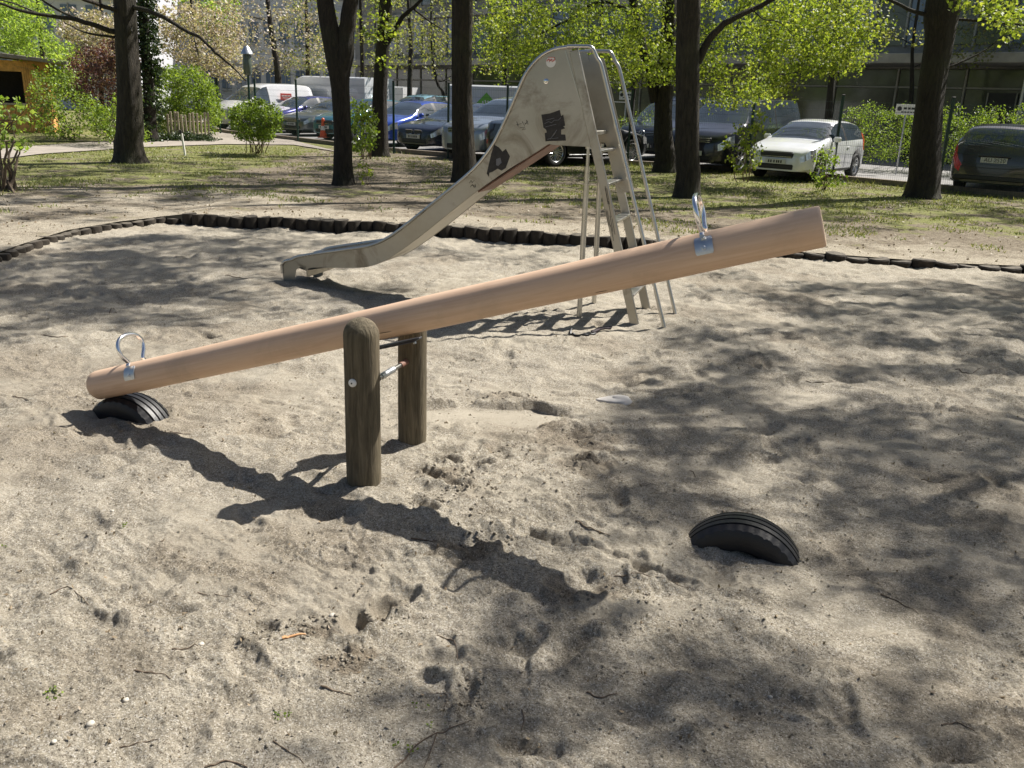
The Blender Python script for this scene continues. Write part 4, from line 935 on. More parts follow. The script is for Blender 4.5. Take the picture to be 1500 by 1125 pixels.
# left background vegetation
GL = 'shrubs and trees in the garden on the left'
bgtree('bright green tree beside the wooden hut', (70, 200), 33, [(66, 120), (60, 40), (55, 0)], .16, pix_targets([(-30, -10), (60, -10), (75, 50), (110, 70), (120, 130), (60, 150), (30, 80), (-30, 70)], 30, 35, 200, 31), M_bright, 46, .13, .42, 31, elong=1.6, group=GL, ztop=6)
bgtree('white blossoming tree behind the broad left trunk', (150, 190), 36, [(148, 110), (150, 40)], .14, pix_targets([(85, 20), (180, 10), (185, 110), (120, 120), (95, 70)], 34, 38, 130, 32), M_bloom, 42, .11, .42, 32, group=GL, ztop=6)
bgtree('cream blossoming tree right of the ivy column', (290, 190), 38, [(288, 110), (284, 40), (280, 0)], .15, pix_targets([(230, 10), (345, 0), (350, 115), (300, 110), (240, 70)], 35, 41, 190, 33), M_bloom, 40, .11, .48, 33, group=GL, ztop=6)
bgtree('yellow green tree above the cream blossom', (320, 190), 42, [(318, 110), (310, 0)], .15, pix_targets([(270, -5), (345, -5), (340, 60), (310, 70), (260, 40)], 40, 44, 50, 34), M_bright, 30, .13, .45, 34, group=GL, ztop=6)
def shrub(label, poly, Y0, Y1, n, leafm, per, size, basepx, stems=7, seed=1, spread=.22, cat='shrub', bark=M_twig, nm='shrub', elong=1.0, r_=.014, group=GL, br=.02):
    b = gout(*basepx) if basepx[1] > 175 else aty(basepx[0], basepx[1], (Y0+Y1)/2)*np.array([1, 1, 0])
    q = np.random.RandomState(seed); root = empty(nm, b, 0, label, cat, group); tg = pix_targets(poly, Y0, Y1, n, seed, .05)
    mb = MB(); nodes = []
    for k in range(stems):
        t = tg[q.randint(len(tg))]-b; a = np.array([q.normal()*.12, q.normal()*.12, -.05]); P = wob(a, t, 8, .03, q, up=.1); mb.tube(P, list(np.linspace(r_, r_*.3, 8)), 6); nodes += list(P)
    nodes = np.array(nodes)
    for t in tg:
        t = t-b; j = int(np.argmin(np.linalg.norm(nodes-t, axis=1)+np.maximum(0, nodes[:, 2]-t[2])))
        P = wob(nodes[j], t, 5, .02, q); mb.tube(P, list(np.linspace(r_*.4, r_*.15, 5)), 3, caps=False)
    mb.build('stems', bark, root); leaves('foliage', [t-b for t in tg], per, spread, size, leafm, root, seed, elong)
    return root
shrub('burgundy leaved bush left of the broad trunk', [(103, 90), (130, 70), (175, 55), (200, 70), (200, 165), (150, 175), (105, 140)], 27, 30, 260, M_burg, 36, .07, (160, 205), seed=41, spread=.3, nm='burgundy_bush', stems=9)
shrub('loose green shrub on the lawn between hut and burgundy bush', [(50, 110), (100, 100), (120, 140), (150, 160), (175, 195), (60, 200), (45, 150)], 24.5, 27, 130, M_green, 30, .07, (100, 203), seed=42, spread=.3, stems=9)
shrub('yellow green sprawling shrub right of the broad trunk', [(215, 110), (255, 95), (290, 105), (315, 130), (322, 170), (316, 192), (290, 196), (210, 198), (205, 150)], 30.8, 33.2, 250, M_green, 46, .08, (265, 200), seed=43, spread=.3, stems=10)
shrub('low leafy undergrowth at the foot of the broad trunk', [(130, 150), (190, 140), (210, 150), (215, 205), (140, 205)], 24, 26, 60, M_green, 30, .07, (170, 207), seed=44, spread=.28)
shrub('rounded clipped bush in front of the white van', [(335, 165), (350, 150), (375, 147), (398, 152), (410, 165), (409, 190), (398, 205), (355, 205), (342, 190)], 23.0, 24.4, 210, M_green, 34, .055, (375, 224), seed=45, spread=.17, nm='round_bush', stems=14)
shrub('young leafy bush at the left edge with several upright stems', [(-40, 150), (20, 145), (55, 160), (60, 175), (40, 215), (20, 240), (-40, 240)], 13.6, 15.2, 46, M_bright, 12, .075, (8, 280), seed=46, spread=.2, stems=8, r_=.03, nm='young_bush', elong=.9)
shrub('sapling with yellow green leaves by the fence left of the white hatchback', [(1050, 215), (1070, 205), (1085, 165), (1115, 160), (1130, 185), (1120, 215), (1105, 250), (1075, 250)], 18.6, 19.6, 40, M_lime, 12, .075, (1097, 266), seed=47, spread=.16, stems=6, nm='sapling', r_=.012, group='saplings at the foot of the fence')
shrub('weedy sapling at the fence post in front of the white hatchback', [(1200, 215), (1218, 210), (1232, 240), (1240, 270), (1180, 272), (1185, 255)], 17.6, 18.4, 36, M_green, 14, .06, (1212, 277), seed=48, spread=.14, stems=8, nm='sapling', r_=.010, group='saplings at the foot of the fence')
shrub('bushy sapling between the two dark trunks in front of the teal car', [(515, 150), (530, 145), (548, 165), (546, 220), (520, 222), (515, 190)], 20.5, 21.5, 55, M_green, 22, .07, (532, 232), seed=49, spread=.2, stems=7, nm='sapling', group='saplings at the foot of the fence')
shrub('small bright shoot at the foot of the forked trunk', [(520, 235), (545, 228), (545, 262), (525, 268)], 16.6, 17.2, 14, M_lime, 9, .055, (528, 272), seed=50, spread=.1, stems=4, nm='shoot', r_=.006, group='saplings at the foot of the fence')
# hedge behind the hatchback
hb = []; 
for k in range(5):
    x0 = 1238+k*62; shrub(['fresh green hedge bush right behind the white hatchback', 'hedge bush left of the small roadside sign', 'hedge bush behind the small roadside sign', 'hedge bush showing just right of the thick leaning trunk', 'hedge bush behind the roof of the silver estate car'][k],
        [(x0-5, 180), (x0+10, 160), (x0+35, 150+k*2), (x0+66, 165), (x0+68, 236+k*3), (x0-5, 232+k*3)], 26.5-k*.7, 28-k*.7, 100, M_green, 32, .065, (x0+30, 234+k*3), seed=60+k, spread=.25, stems=9, nm='hedge_bush', cat='hedge bush', elong=1.5, group='hedge along the far side of the road')
shrub('grassy shrub growing under the sign behind the slide rails', [(885, 175), (955, 165), (960, 215), (885, 215)], 27.5, 28.5, 50, M_green, 26, .06, (920, 218), seed=66, spread=.24, stems=8, nm='hedge_bush', cat='hedge bush', elong=1.5, group='hedge along the far side of the road')
# ivy clad trunk
b = gout(222, 208); P = [b, aty(217, 120, b[1]), aty(212, 60, b[1]), aty(208, 0, b[1]), aty(205, -60, b[1])]
q = np.random.RandomState(70); tg = []
for k in range(330):
    u = q.rand()*(len(P)-1.001); i = int(u); c = P[i]+(P[i+1]-P[i])*(u-i); a = q.rand()*2*math.pi; tg.append(c+np.array([math.cos(a), math.sin(a), 0])*q.uniform(.22, .40))
grow_tree('ivy_tree', 'trunk wrapped in dark ivy just right of the broad trunk', P, [.24, .2, .18, .17, .15], targets=tg, leafm=M_dark, per=22, size=.09, spread=.17, seed=70, bark=M_bark3, group=GL, nobranch=True, twigs=0, crown='ivy')
# stuff: grass and litter
def grass():
    q = np.random.RandomState(80); n = 150000; th = q.uniform(R(-42), R(40), n); r_ = 9.5+q.rand(n)**1.0*19; x = r_*np.sin(th); y = r_*np.cos(th)
    d = rimdist(x, y); nz = fbm(x*.9, y*.9, 4, 3)+.8*fbm(x*2.7, y*2.7, 3, 9)
    p = smooth(1.8, 5.5, d)*.62; p = np.where((x < -1) & (x > -6) & (y > 14), p-.35, p); p = np.where(y > 20, p+.2, p)
    keep = (d > .8) & (nz*1.3+p > .45+q.rand(n)*.25)
    # keep off the path and the parking
    PL = resamp(near_e, 60); PR = resamp(far_e, 60); pp = np.vstack([PL, PR[::-1]]); keep &= ~in_poly(pp, x, y)
    Lp = np.array([l+n_*.2 for l, n_ in zip(line, nrm)]); keep &= y < np.interp(x, Lp[:, 0], Lp[:, 1])
    x, y = x[keep], y[keep]; z = ground_z(x, y); n = len(x)
    # denser, taller band along the fence
    fb = np.exp(-((np.interp(x, Lp[:, 0], Lp[:, 1])-y)/.9)**2); h = q.uniform(.02, .06, n)*(1+2.2*fb*q.rand(n)); a = q.uniform(0, 2*math.pi, n); wd = q.uniform(.004, .010, n)*1.5
    base = np.stack([x, y, z-.005], -1); s_ = np.stack([np.cos(a), np.sin(a), 0*a], -1)*wd[:, None]; tip = base+np.stack([q.normal(size=n)*h*.5, q.normal(size=n)*h*.5, h], -1)
    V = np.stack([base-s_, base+s_, tip], 1).reshape(-1, 3); o = npmesh('grass', V, np.arange(n*3).reshape(-1, 3), M_grassb); tag(o, 'thin spring grass in patches over the beaten earth round the sandpit', 'grass', kind='stuff')
    # leaf litter
    n = 7000; th = q.uniform(R(-42), R(40), n); r_ = 8+q.rand(n)*17; x = r_*np.sin(th); y = r_*np.cos(th); d = rimdist(x, y); k = (d > .1) & (y < np.interp(x, Lp[:, 0], Lp[:, 1])); x, y = x[k], y[k]
    o = leaves('leaf_litter', np.stack([x, y, ground_z(x, y)+.006], -1), 1.0, .01, .034, M_litter, None, 81, flat=5); tag(o, 'dry leaf litter scattered over the ground beyond the logs', 'leaf litter', kind='stuff')
grass()
# ivy ground cover by the picket fence
PC = [gout(x, y) for x, y in ((248, 206), (262, 206.5), (277, 206.5), (292, 206), (307, 205))]
cc_ = []; q = np.random.RandomState(82)
for k in range(260): i = q.randint(4); u = q.rand(); p = PC[i]+(PC[i+1]-PC[i])*u; cc_.append(p+np.array([q.normal()*.25, q.normal()*.15-.25, abs(q.normal())*.10]))
tag(leaves('ground_ivy', cc_, 16, .14, .06, M_dark, None, 83), 'dark ivy creeping over the ground under the paling fence', 'ground ivy', kind='stuff')

# ------------------------------------------------------------------ fence
def fence():
    root = empty('mesh_fence', (FPs[7][0], FPs[7][1], 0), 0, 'green welded wire fence between the playground and the car park', 'fence'); o_ = np.array([FPs[7][0], FPs[7][1]])
    L = FPs+[FPs[-1]+(FPs[-1]-FPs[-2])]; Hh = 1.95
    for p in L:
        z = gz(*p); mb = MB(); mb.box((p[0]-o_[0], p[1]-o_[1], z+Hh/2), (.06, .06, Hh+.1), bev=.006); po = mb.build('post', M_fence, root)
        mb = MB(); mb.box((p[0]-o_[0], p[1]-o_[1], z+Hh+.06), (.07, .07, .025), bev=.006); mb.build('post_cap', M_black, po)
    for a, b in zip(L[:-1], L[1:]):
        mb = MB(); d = b-a; ln = np.linalg.norm(d); n = int(ln/.05); z0 = min(gz(*a), gz(*b))
        for k in range(1, n):
            p = a+d*k/n-o_; r_ = .0019; x, y = p
            mb.add([(x-r_, y, z0+.03), (x+r_*.5, y-r_*.8, z0+.03), (x+r_*.5, y+r_*.8, z0+.03), (x-r_, y, z0+1.92), (x+r_*.5, y-r_*.8, z0+1.92), (x+r_*.5, y+r_*.8, z0+1.92)], [(0, 1, 4, 3), (1, 2, 5, 4), (2, 0, 3, 5)])
        nn = np.array([-d[1], d[0]])/ln*.006
        for k in range(10):
            z = z0+.06+k*.2
            for s_ in (-1, 1): mb.tube([(*(a-o_+nn*s_), z), (*(b-o_+nn*s_), z)], .0034, 4, caps=False)
        mb.build('wire_panel', M_wire, root)
fence()
# ------------------------------------------------------------------ cars
M_glass = simple('car_glass', (.07, .09, .11), .04, metal=.4, var=.3, scale=1.5, spec=.8, coat=.6)
M_under = simple('car_underside', (.012, .012, .012), .8)
M_lamp = simple('lamp_lens', (.80, .82, .86), .10, metal=.7, var=.4, scale=9, coat=1)
M_tail = simple('tail_lens', (.55, .012, .015), .15, var=.3, coat=1)
M_rim = steel('alloy', (.62, .63, .65), .28, .05, 10)
M_tyre = simple('tyre_rubber', (.02, .02, .021), .8, var=.2)
M_trim = simple('black_trim', (.018, .018, .02), .45, var=.2)
M_plate = simple('plate_white', (.62, .62, .60), .4, var=.03)
M_char = simple('plate_letters', (.03, .03, .035), .5, var=.0)
def paint(name, c, metal=.35): return simple(name, c, .28, metal=metal, var=.05, scale=3, coat=1)
PROF = {
 'hatch': dict(L=4.0, W=1.70, H=1.46, top=[(0, .60), (.06, .70), (.25, .80), (.6, .89), (1.0, .97), (1.12, 1.0), (1.6, 1.27), (1.95, 1.41), (2.4, 1.46), (3.1, 1.44), (3.55, 1.38), (3.72, 1.28), (3.90, 1.02), (3.97, .85), (4.0, .6)], wheel=(.80, 3.27), r=.31, cowl=1.06, roof0=1.9, roof1=3.5, tail=3.92, pil=(2.35,), belt=[(0, .56), (.2, .74), (.6, .84), (1.1, .93), (3.5, .99), (3.9, .95), (4.0, .58)]),
 'estate': dict(L=4.72, W=1.77, H=1.50, top=[(0, .58), (.07, .68), (.3, .78), (.8, .90), (1.25, .97), (1.35, 1.0), (1.9, 1.28), (2.2, 1.40), (2.7, 1.47), (3.7, 1.47), (4.2, 1.42), (4.34, 1.36), (4.58, 1.05), (4.68, .85), (4.72, .6)], wheel=(.88, 3.6), r=.32, cowl=1.3, roof0=2.15, roof1=4.28, tail=4.60, pil=(2.7, 3.55), belt=[(0, .55), (.2, .72), (.8, .85), (1.3, .92), (4.2, 1.0), (4.6, .96), (4.72, .58)]),
 'saloon': dict(L=4.75, W=1.84, H=1.46, top=[(0, .56), (.07, .68), (.3, .78), (.8, .88), (1.35, .96), (1.5, 1.0), (2.0, 1.26), (2.35, 1.39), (2.8, 1.46), (3.3, 1.43), (3.75, 1.28), (4.15, 1.10), (4.5, 1.07), (4.68, 1.0), (4.75, .6)], wheel=(.85, 3.7), r=.335, cowl=1.45, roof0=2.3, roof1=3.4, tail=4.12, pil=(2.75,), belt=[(0, .54), (.2, .72), (.8, .84), (1.4, .93), (4.1, 1.02), (4.6, .98), (4.75, .58)]),
 'suv': dict(L=4.55, W=1.84, H=1.68, top=[(0, .70), (.06, .84), (.25, .95), (.8, 1.05), (1.2, 1.11), (1.3, 1.14), (1.75, 1.45), (2.1, 1.60), (2.6, 1.68), (3.6, 1.66), (4.15, 1.6), (4.3, 1.5), (4.48, 1.1), (4.55, .7)], wheel=(.85, 3.5), r=.36, cowl=1.25, roof0=2.05, roof1=4.2, tail=4.46, pil=(2.55, 3.4), belt=[(0, .66), (.2, .86), (.8, .98), (1.3, 1.05), (4.1, 1.12), (4.5, 1.05), (4.55, .66)]),
 'van': dict(L=4.9, W=1.92, H=1.90, top=[(0, .72), (.06, .86), (.25, .98), (.6, 1.08), (.85, 1.14), (1.0, 1.2), (1.5, 1.58), (1.8, 1.78), (2.3, 1.88), (3.8, 1.90), (4.6, 1.88), (4.78, 1.78), (4.86, 1.2), (4.9, .7)], wheel=(.88, 3.95), r=.34, cowl=.95, roof0=1.75, roof1=4.72, tail=4.85, pil=(1.98, 2.9), belt=[(0, .68), (.2, .88), (.6, .98), (1.0, 1.08), (4.7, 1.14), (4.85, 1.1), (4.9, .68)]),
 'smallvan': dict(L=4.4, W=1.82, H=1.82, top=[(0, .66), (.06, .80), (.25, .93), (.6, 1.02), (.9, 1.09), (1.0, 1.13), (1.5, 1.50), (1.8, 1.70), (2.3, 1.80), (3.4, 1.82), (4.1, 1.78), (4.28, 1.68), (4.37, 1.15), (4.4, .7)], wheel=(.85, 3.55), r=.32, cowl=.95, roof0=1.75, roof1=4.22, tail=4.36, pil=(2.0,), belt=[(0, .62), (.2, .84), (.6, .94), (1.0, 1.02), (4.2, 1.08), (4.36, 1.04), (4.4, .64)]),
}
def car(kind, name, label, cat, loc_, az, body, grille='bars', rimc=None, spokes=5, group='cars in the car park behind the fence', panel=False, front=True, scale=1.0):
    D = PROF[kind]; L, W = D['L'], D['W']/2; root = empty(name, (loc_[0], loc_[1], loc_[2] if len(loc_) > 2 else .045), math.pi/2-az, label, cat, group); root.scale = (scale,)*3
    xs = sorted(set([0, .02, .05, .09, .14, .2]+list(np.arange(.28, L-.2, .065))+[L-.2, L-.13, L-.07, L-.03, L]+[D['cowl'], D['roof0'], D['roof1'], D['tail']]+list(D['pil'])))
    tx, tz = zip(*D['top']); bx, bz_ = zip(*D['belt'])
    def half(x):
        f_ = lambda u, a, b: a+(1-a)*(1-(1-min(1, max(0, u)/b))**2.3)**.5
        return W*f_(x, .60, .62)*f_(L-x, .74, .40)
    rings = []; nr = 12
    for x in xs:
        zt = float(np.interp(x, tx, tz)); zb_ = min(float(np.interp(x, bx, bz_)), zt-.02); wv = half(x); base = .20 if .3 < x < L-.3 else .24
        cab = float(smooth(D['cowl']-.1, D['roof0'], np.array(x))*(1-(smooth(D['roof1'], L, np.array(x)) if kind == 'saloon' else 0)))
        z_arch = 0
        for wx in D['wheel']:
            q_ = (D['r']+.055)**2-(x-wx)**2
            if q_ > 0: z_arch = max(z_arch, D['r']+math.sqrt(q_))
        b0 = max(base, z_arch); h_ = zt-zb_
        up_in = min(.20, h_*.36)*(1 if h_ > .12 else .6)
        wt = wv*(.97)-up_in*(1.05 if kind in ('van', 'smallvan') else 1.35) if h_ > .08 else wv*.90
        wt = max(wt, wv*.60)
        mid = b0+(zb_-b0)*.45; cre = b0+(zb_-b0)*(.64 if x < .6 or x > L-.45 else .80)
        P = [(0, b0), (wv*.86, b0), (wv*.975, min(b0+.05, zb_-.04)), (wv, mid), (wv*1.0, cre), (wv*.972, zb_), ((wv*.972+wt)/2+.012*min(1, h_/.3), zb_+h_*.5), (wt, zt-.055*min(1, h_/.2)), (wt*.88, zt-.018*min(1, h_/.2)), (wt*.6, zt), (wt*.3, zt+.008), (0, zt+.012)]
        rings.append([(x, y, z) for y, z in P])
    faces = {}
    def put(k, f): faces.setdefault(k, []).append(f)
    V = []; 
    for s_ in (1, -1):
        o_ = len(V)
        for r_ in rings: V += [(L/2-p[0], s_*p[1], p[2]) for p in r_]
        for i in range(len(xs)-1):
            xm = (xs[i]+xs[i+1])/2; zt = float(np.interp(xm, tx, tz)); zb_ = float(np.interp(xm, bx, bz_)); h_ = zt-zb_
            for j in range(nr-1):
                f = (o_+i*nr+j, o_+(i+1)*nr+j, o_+(i+1)*nr+j+1, o_+i*nr+j+1); k = 'body'
                if j == 0: k = 'underside'
                if j in (5, 6) and h_ > .20 and D['cowl']+.32 < xm < D['tail']-.12:
                    k = 'side_window' if s_ > 0 else 'side_window_b'
                    if any(abs(xm-p_) < .05 for p_ in D['pil']): k = 'trim%d_%d' % (s_, [abs(xm-p_) < .05 for p_ in D['pil']].index(True))
                    if panel and xm > D['pil'][0]: k = 'body'
                if j >= 8 and D['cowl'] < xm < D['roof0']-.02: k = 'windscreen'
                if j >= 8 and D['roof1']+.03 < xm < D['tail']: k = 'rear_window'
                if j == 7 and D['cowl']+.1 < xm < D['roof0']-.05 : k = 'windscreen'
                if j == 4 and .012 < xm < .44: k = 'headlight'
                if (j == 4 or (j == 5 and kind in ('estate', 'suv', 'hatch'))) and L-.42 < xm < L-.012: k = 'tail_light'
                if k in ('headlight', 'tail_light'): k += str(s_)
                put(k, f)
        # nose and tail caps
        put('body', tuple(o_+j for j in range(nr))); put('body', tuple(o_+(len(xs)-1)*nr+j for j in range(nr-1, -1, -1)))
    mats = dict(body=body, underside=M_under, side_window=M_glass, side_window_b=M_glass, windscreen=M_glass, rear_window=M_glass, trim=M_trim)
    for k, fl in faces.items():
        mb = MB(); used = sorted(set(v for f in fl for v in f)); mp = {v: i for i, v in enumerate(used)}
        mb.add([V[v] for v in used], [tuple(mp[v] for v in f) for f in fl]); m_ = mats.get(k, M_lamp if k.startswith('head') else M_trim if k.startswith('trim') else M_tail); nm = 'window_pillar' if k.startswith('trim') else {'side_window_b': 'side_window'}.get(k, k.replace('-1', '').replace('1', ''))
        me_o = mb.build(nm, m_, root, angle=42)
        bm = bmesh.new(); bm.from_mesh(me_o.data); bmesh.ops.remove_doubles(bm, verts=bm.verts, dist=.0005)
        bmesh.ops.recalc_face_normals(bm, faces=bm.faces); bm.to_mesh(me_o.data); bm.free()
    X = L/2; zf = float(np.interp(.1, tx, tz))
    # front end
    def fx(z): return X+.012
    mb = MB(); mb.box((X+.0, 0, .34), (.05, W*1.05, .12), bev=.02); mb.build('lower_intake', M_trim, root)
    if grille == 'kidney':
        for s_ in (-1, 1):
            mb = MB(); mb.box((X+.0, s_*.17, zf-.10), (.06, .26, .14), bev=.03); g = mb.build('grille', M_trim, root); mb = MB()
            P = [(X+.032, s_*.17+a, zf-.10+b) for a, b in ((-.12, -.06), (.12, -.06), (.125, .06), (-.125, .06))]; mb.tube(P, .010, 6, closed=True); mb.build('grille_surround', M_chrome, g)
    else:
        mb = MB(); mb.box((X-.01, 0, zf-.10), (.07, W*1.0, .15), bev=.03); g = mb.build('grille', M_trim, root)
        mb = MB()
        for k in range(3 if grille != 'slim' else 1): mb.box((X+.028, 0, zf-.145+k*.045), (.012, W*.94, .012), bev=.003)
        mb.build('grille_bars', M_chrome, g)
        if grille == 'star':
            mb = MB(); c = Vector((X+.045, 0, zf-.09)); n_ = 24; mb.tube([c+Vector((0, math.cos(a)*.095, math.sin(a)*.095)) for a in np.linspace(0, 2*math.pi, n_, endpoint=False)], .009, 6, closed=True)
            for k in range(3): a = math.pi/2+k*2*math.pi/3; mb.tube([c, c+Vector((0, math.cos(a)*.095, math.sin(a)*.095))], [.012, .004], 6)
            mb.build('badge', M_chrome, g)
        elif grille == 'round':
            mb = MB(); mb.lathe((X+.030, 0, zf-.09), (1, 0, 0), [(.0001, .012), (.045, .010), (.05, 0)], 20); mb.build('badge', M_chrome, g)
    def plate(x, z, d, letters=None):
        mb = MB(); mb.box((x, 0, z), (.012, .52, .115), bev=.003); p_ = mb.build('number_plate', M_plate, root)
        if letters:
            Mx = Matrix(((0, 0, -1, x-.0085), (-1, 0, 0, -.02), (0, 1, 0, z), (0, 0, 0, 1))) if d < 0 else Matrix(((0, 0, 1, x+.0085), (1, 0, 0, 0), (0, 1, 0, z), (0, 0, 0, 1)))
            text_mesh('lettering', letters, .115, M_char, p_, Mx)
        else:
            mb = MB()
            for k, yy in enumerate((-.17, -.11, -.03, .04, .09, .15)): mb.box((x+d*.008, yy, z), (.003, .035, .065))
            mb.build('lettering', M_char, p_)
    plate(X+.035, .46, 1); 
    plate(-X-.012, .72 if kind in ('hatch', 'estate', 'suv') else .62, -1, 'AU 2520' if kind == 'estate' and not front else None)
    if not front:
        mb = MB(); mb.box((-X-.018, 0, .80), (.03, .62, .035), bev=.01); mb.build('tailgate_handle', M_trim, root)
        mb = MB(); mb.tube([(-X-.006, y, z) for y, z in ((-.62, .60), (-.5, .565), (0, .55), (.5, .565), (.62, .60))], .006, 6); mb.build('tailgate_seam', M_trim, root)
        mb = MB(); mb.tube([(-X+.42, 0, D['H']), (-X+.46, 0, D['H']+.30)], [.006, .003], 6); mb.build('aerial', M_trim, root)
        mb = MB(); mb.tube([(-X+.16, -.1, D['belt'][4][1]+.06), (-X+.19, -.38, D['belt'][4][1]+.09)], .008, 6); mb.build('rear_wiper', M_trim, root)
        mb = MB(); mb.box((-X-.004, 0, .34), (.05, W*1.7, .10), bev=.02); mb.build('bumper_skirt', M_trim, root)
    # side seams, handles, mirrors
    for s_ in (-1, 1):
        hx = X-D['pil'][0]+.12 if kind not in ('van', 'smallvan') else X-D['pil'][0]+.16
        mb = MB(); mb.box((hx-.26, s_*(W+.004), .80 if D['H'] < 1.6 else .95), (.17, .025, .028), bev=.008); mb.build('door_handle', body, root)
        mb = MB()
        for px_ in (D['cowl']+.28,)+tuple(D['pil']): mb.tube([(X-px_, s_*(W*1.003), .30), (X-px_, s_*(W*1.004), .55), (X-px_, s_*(W*.985), float(np.interp(px_, bx, bz_))-.01)], .004, 4)
        mb.tube([(X-D['wheel'][0]-D['r']-.12, s_*(W*.985), .27), (X-D['wheel'][1]+D['r']+.12, s_*(W*.985), .27)], .02, 6); mb.build('door_seam', M_trim, root)
        mx = X-D['cowl']-.36; mz = float(np.interp(D['cowl']+.3, bx, bz_))+.07
        mb = MB(); mb.box((mx, s_*(W+.08), mz), (.10, .19, .13), bev=.035); mi = mb.build('mirror', body, root); mb = MB(); mb.box((mx-.052, s_*(W+.08), mz), (.008, .15, .09), bev=.002); mb.build('mirror_glass', M_glass, mi)
        for wx in D['wheel']:
            r_ = D['r']; c = (X-wx, s_*(W-.10), r_); mb = MB(); mb.lathe(c, (0, s_, 0), [(r_-.10, .085), (r_-.06, .10), (r_-.02, .098), (r_, .07), (r_, -.09), (r_-.03, -.11), (r_-.12, -.10)], 36); wl = mb.build('wheel', M_tyre, root)
            mb = MB(); mb.lathe(c, (0, s_, 0), [(r_-.10, .088), (r_-.115, .075), (r_-.125, .03)], 32); mb.lathe(c, (0, s_, 0), [(.0001, .075), (.035, .07), (.05, .045)], 16)
            for k in range(spokes):
                a = 2*math.pi*k/spokes+.3; dx, dz = math.cos(a), math.sin(a)
                for tw in (-.5, .5):
                    ox, oz = -dz*.022*tw*2, dx*.022*tw*2; a_ = (c[0]+dx*.03+ox*.6, c[1]+s_*.062, c[2]+dz*.03+oz*.6); b_ = (c[0]+dx*(r_-.115)+ox*1.5, c[1]+s_*.075, c[2]+dz*(r_-.115)+oz*1.5); mb.beam(a_, b_, .022, .02, up=(0, 1, 0), bev=.004)
            mb.build('rim', rimc or M_rim, wl); mb = MB(); mb.lathe(c, (0, s_, 0), [(.0001, .02), (r_-.12, .02)], 24); mb.build('brake_disc', M_under, wl)
    return root
def at_g(x, y, z=.045): return gnd(x, y, z)
AZ = R(216)
def place(kind, name, label, cat, nose_px, az, body, **kw):
    """nose_px: pixel on the ground below the middle of the bumper nearest the camera"""
    g = at_g(*nose_px); L = PROF[kind]['L']*kw.get('scale', 1.0); s_ = 1 if kw.get('front', True) else -1
    d = np.array([math.sin(az), math.cos(az)]); c = g[:2]-d*L/2*s_; return car(kind, name, label, cat, c, az, body, **kw)
W_ = paint('paint_white', (.72, .73, .75), .0)
place('hatch', 'parked_car', 'white small hatchback facing left beside the leaning trunk', 'car', (1133, 264), R(219), paint('paint_silverwhite', (.74, .75, .78), .1), grille='slim', spokes=5, scale=.96)
place('estate', 'parked_car', 'silver grey estate car seen from behind at the right edge', 'car', (1446, 285), R(36), paint('paint_grey', (.055, .055, .055), .4), front=False)
place('van', 'parked_van', 'black van with a round star badge on its grille, left of the two joined trunks', 'van', (938, 236), R(216), paint('paint_blueblack', (.012, .018, .035), .3), grille='star')
place('van', 'parked_van', 'black van with long side windows, nose hidden by the straight trunk', 'van', (1013, 250), R(219), paint('paint_black2', (.012, .014, .022), .3), grille='bars')
# black saloon side on behind the slide, nose to the right
g0 = at_g(812, 243); g1 = at_g(915, 240); cc = (g0+g1)/2; azs = R(50)
dd = np.array([math.sin(azs), math.cos(azs)]); nn_ = np.array([-math.cos(azs), math.sin(azs)])
car('saloon', 'parked_car', 'black saloon with many spoked wheels seen side on under the slide', 'car', (cc[:2]+nn_*.85), azs, paint('paint_black', (.008, .009, .010), .2), spokes=9)
place('suv', 'parked_car', 'silver car with ribbed grille half hidden by the mossy trunk', 'car', (674, 233), R(216), paint('paint_silverblue', (.33, .37, .42), .5), grille='round')
place('saloon', 'parked_car', 'dark car with a twin rounded grille right of the slimmer trunk', 'car', (606, 223), R(215), paint('paint_darkblue', (.018, .022, .040), .3), grille='kidney')
place('hatch', 'parked_car', 'vivid blue car half hidden behind the slimmer trunk', 'car', (543, 214), R(215), paint('paint_blue', (.03, .08, .42), .3), grille='bars')
place('hatch', 'parked_car', 'teal hatchback behind the orange cone', 'car', (476, 206), R(216), paint('paint_teal', (.035, .16, .21), .3), grille='slim')
place('saloon', 'parked_car', 'grey green car between bush and teal hatchback', 'car', (428, 199), R(216), paint('paint_greygreen', (.13, .15, .16), .5), grille='bars', scale=.97)
place('hatch', 'parked_car', 'indigo car just right of the rounded bush, in front of the white van side', 'car', (386, 194), R(216), paint('paint_indigo', (.04, .045, .22), .3), grille='bars')
vn = place('smallvan', 'parked_van', 'white panel van with a red sign behind the rounded bush', 'van', (316, 190), R(218), W_, grille='bars', panel=True, scale=1.05)
mb = MB(); mb.box((-.55, .905, 1.33), (.55, .012, .24), bev=.003); sg = mb.build('red_sign', M_red, vn)
mb = MB()
for k in range(6): mb.box((-.36-.075*k, .913, 1.35), (.045, .004, .06)); 
mb.box((-.55, .913, 1.27), (.35, .004, .02)); mb.build('sign_print', M_white, sg)
place('suv', 'parked_car', 'light blue car roof behind the teal hatchback', 'car', (560, 197), R(216), paint('paint_lightblue', (.22, .42, .52), .3), grille='bars')
place('estate', 'parked_car', 'dark blue car roof behind the twin grille car', 'car', (640, 200), R(216), paint('paint_navy', (.02, .025, .06), .3), grille='bars')
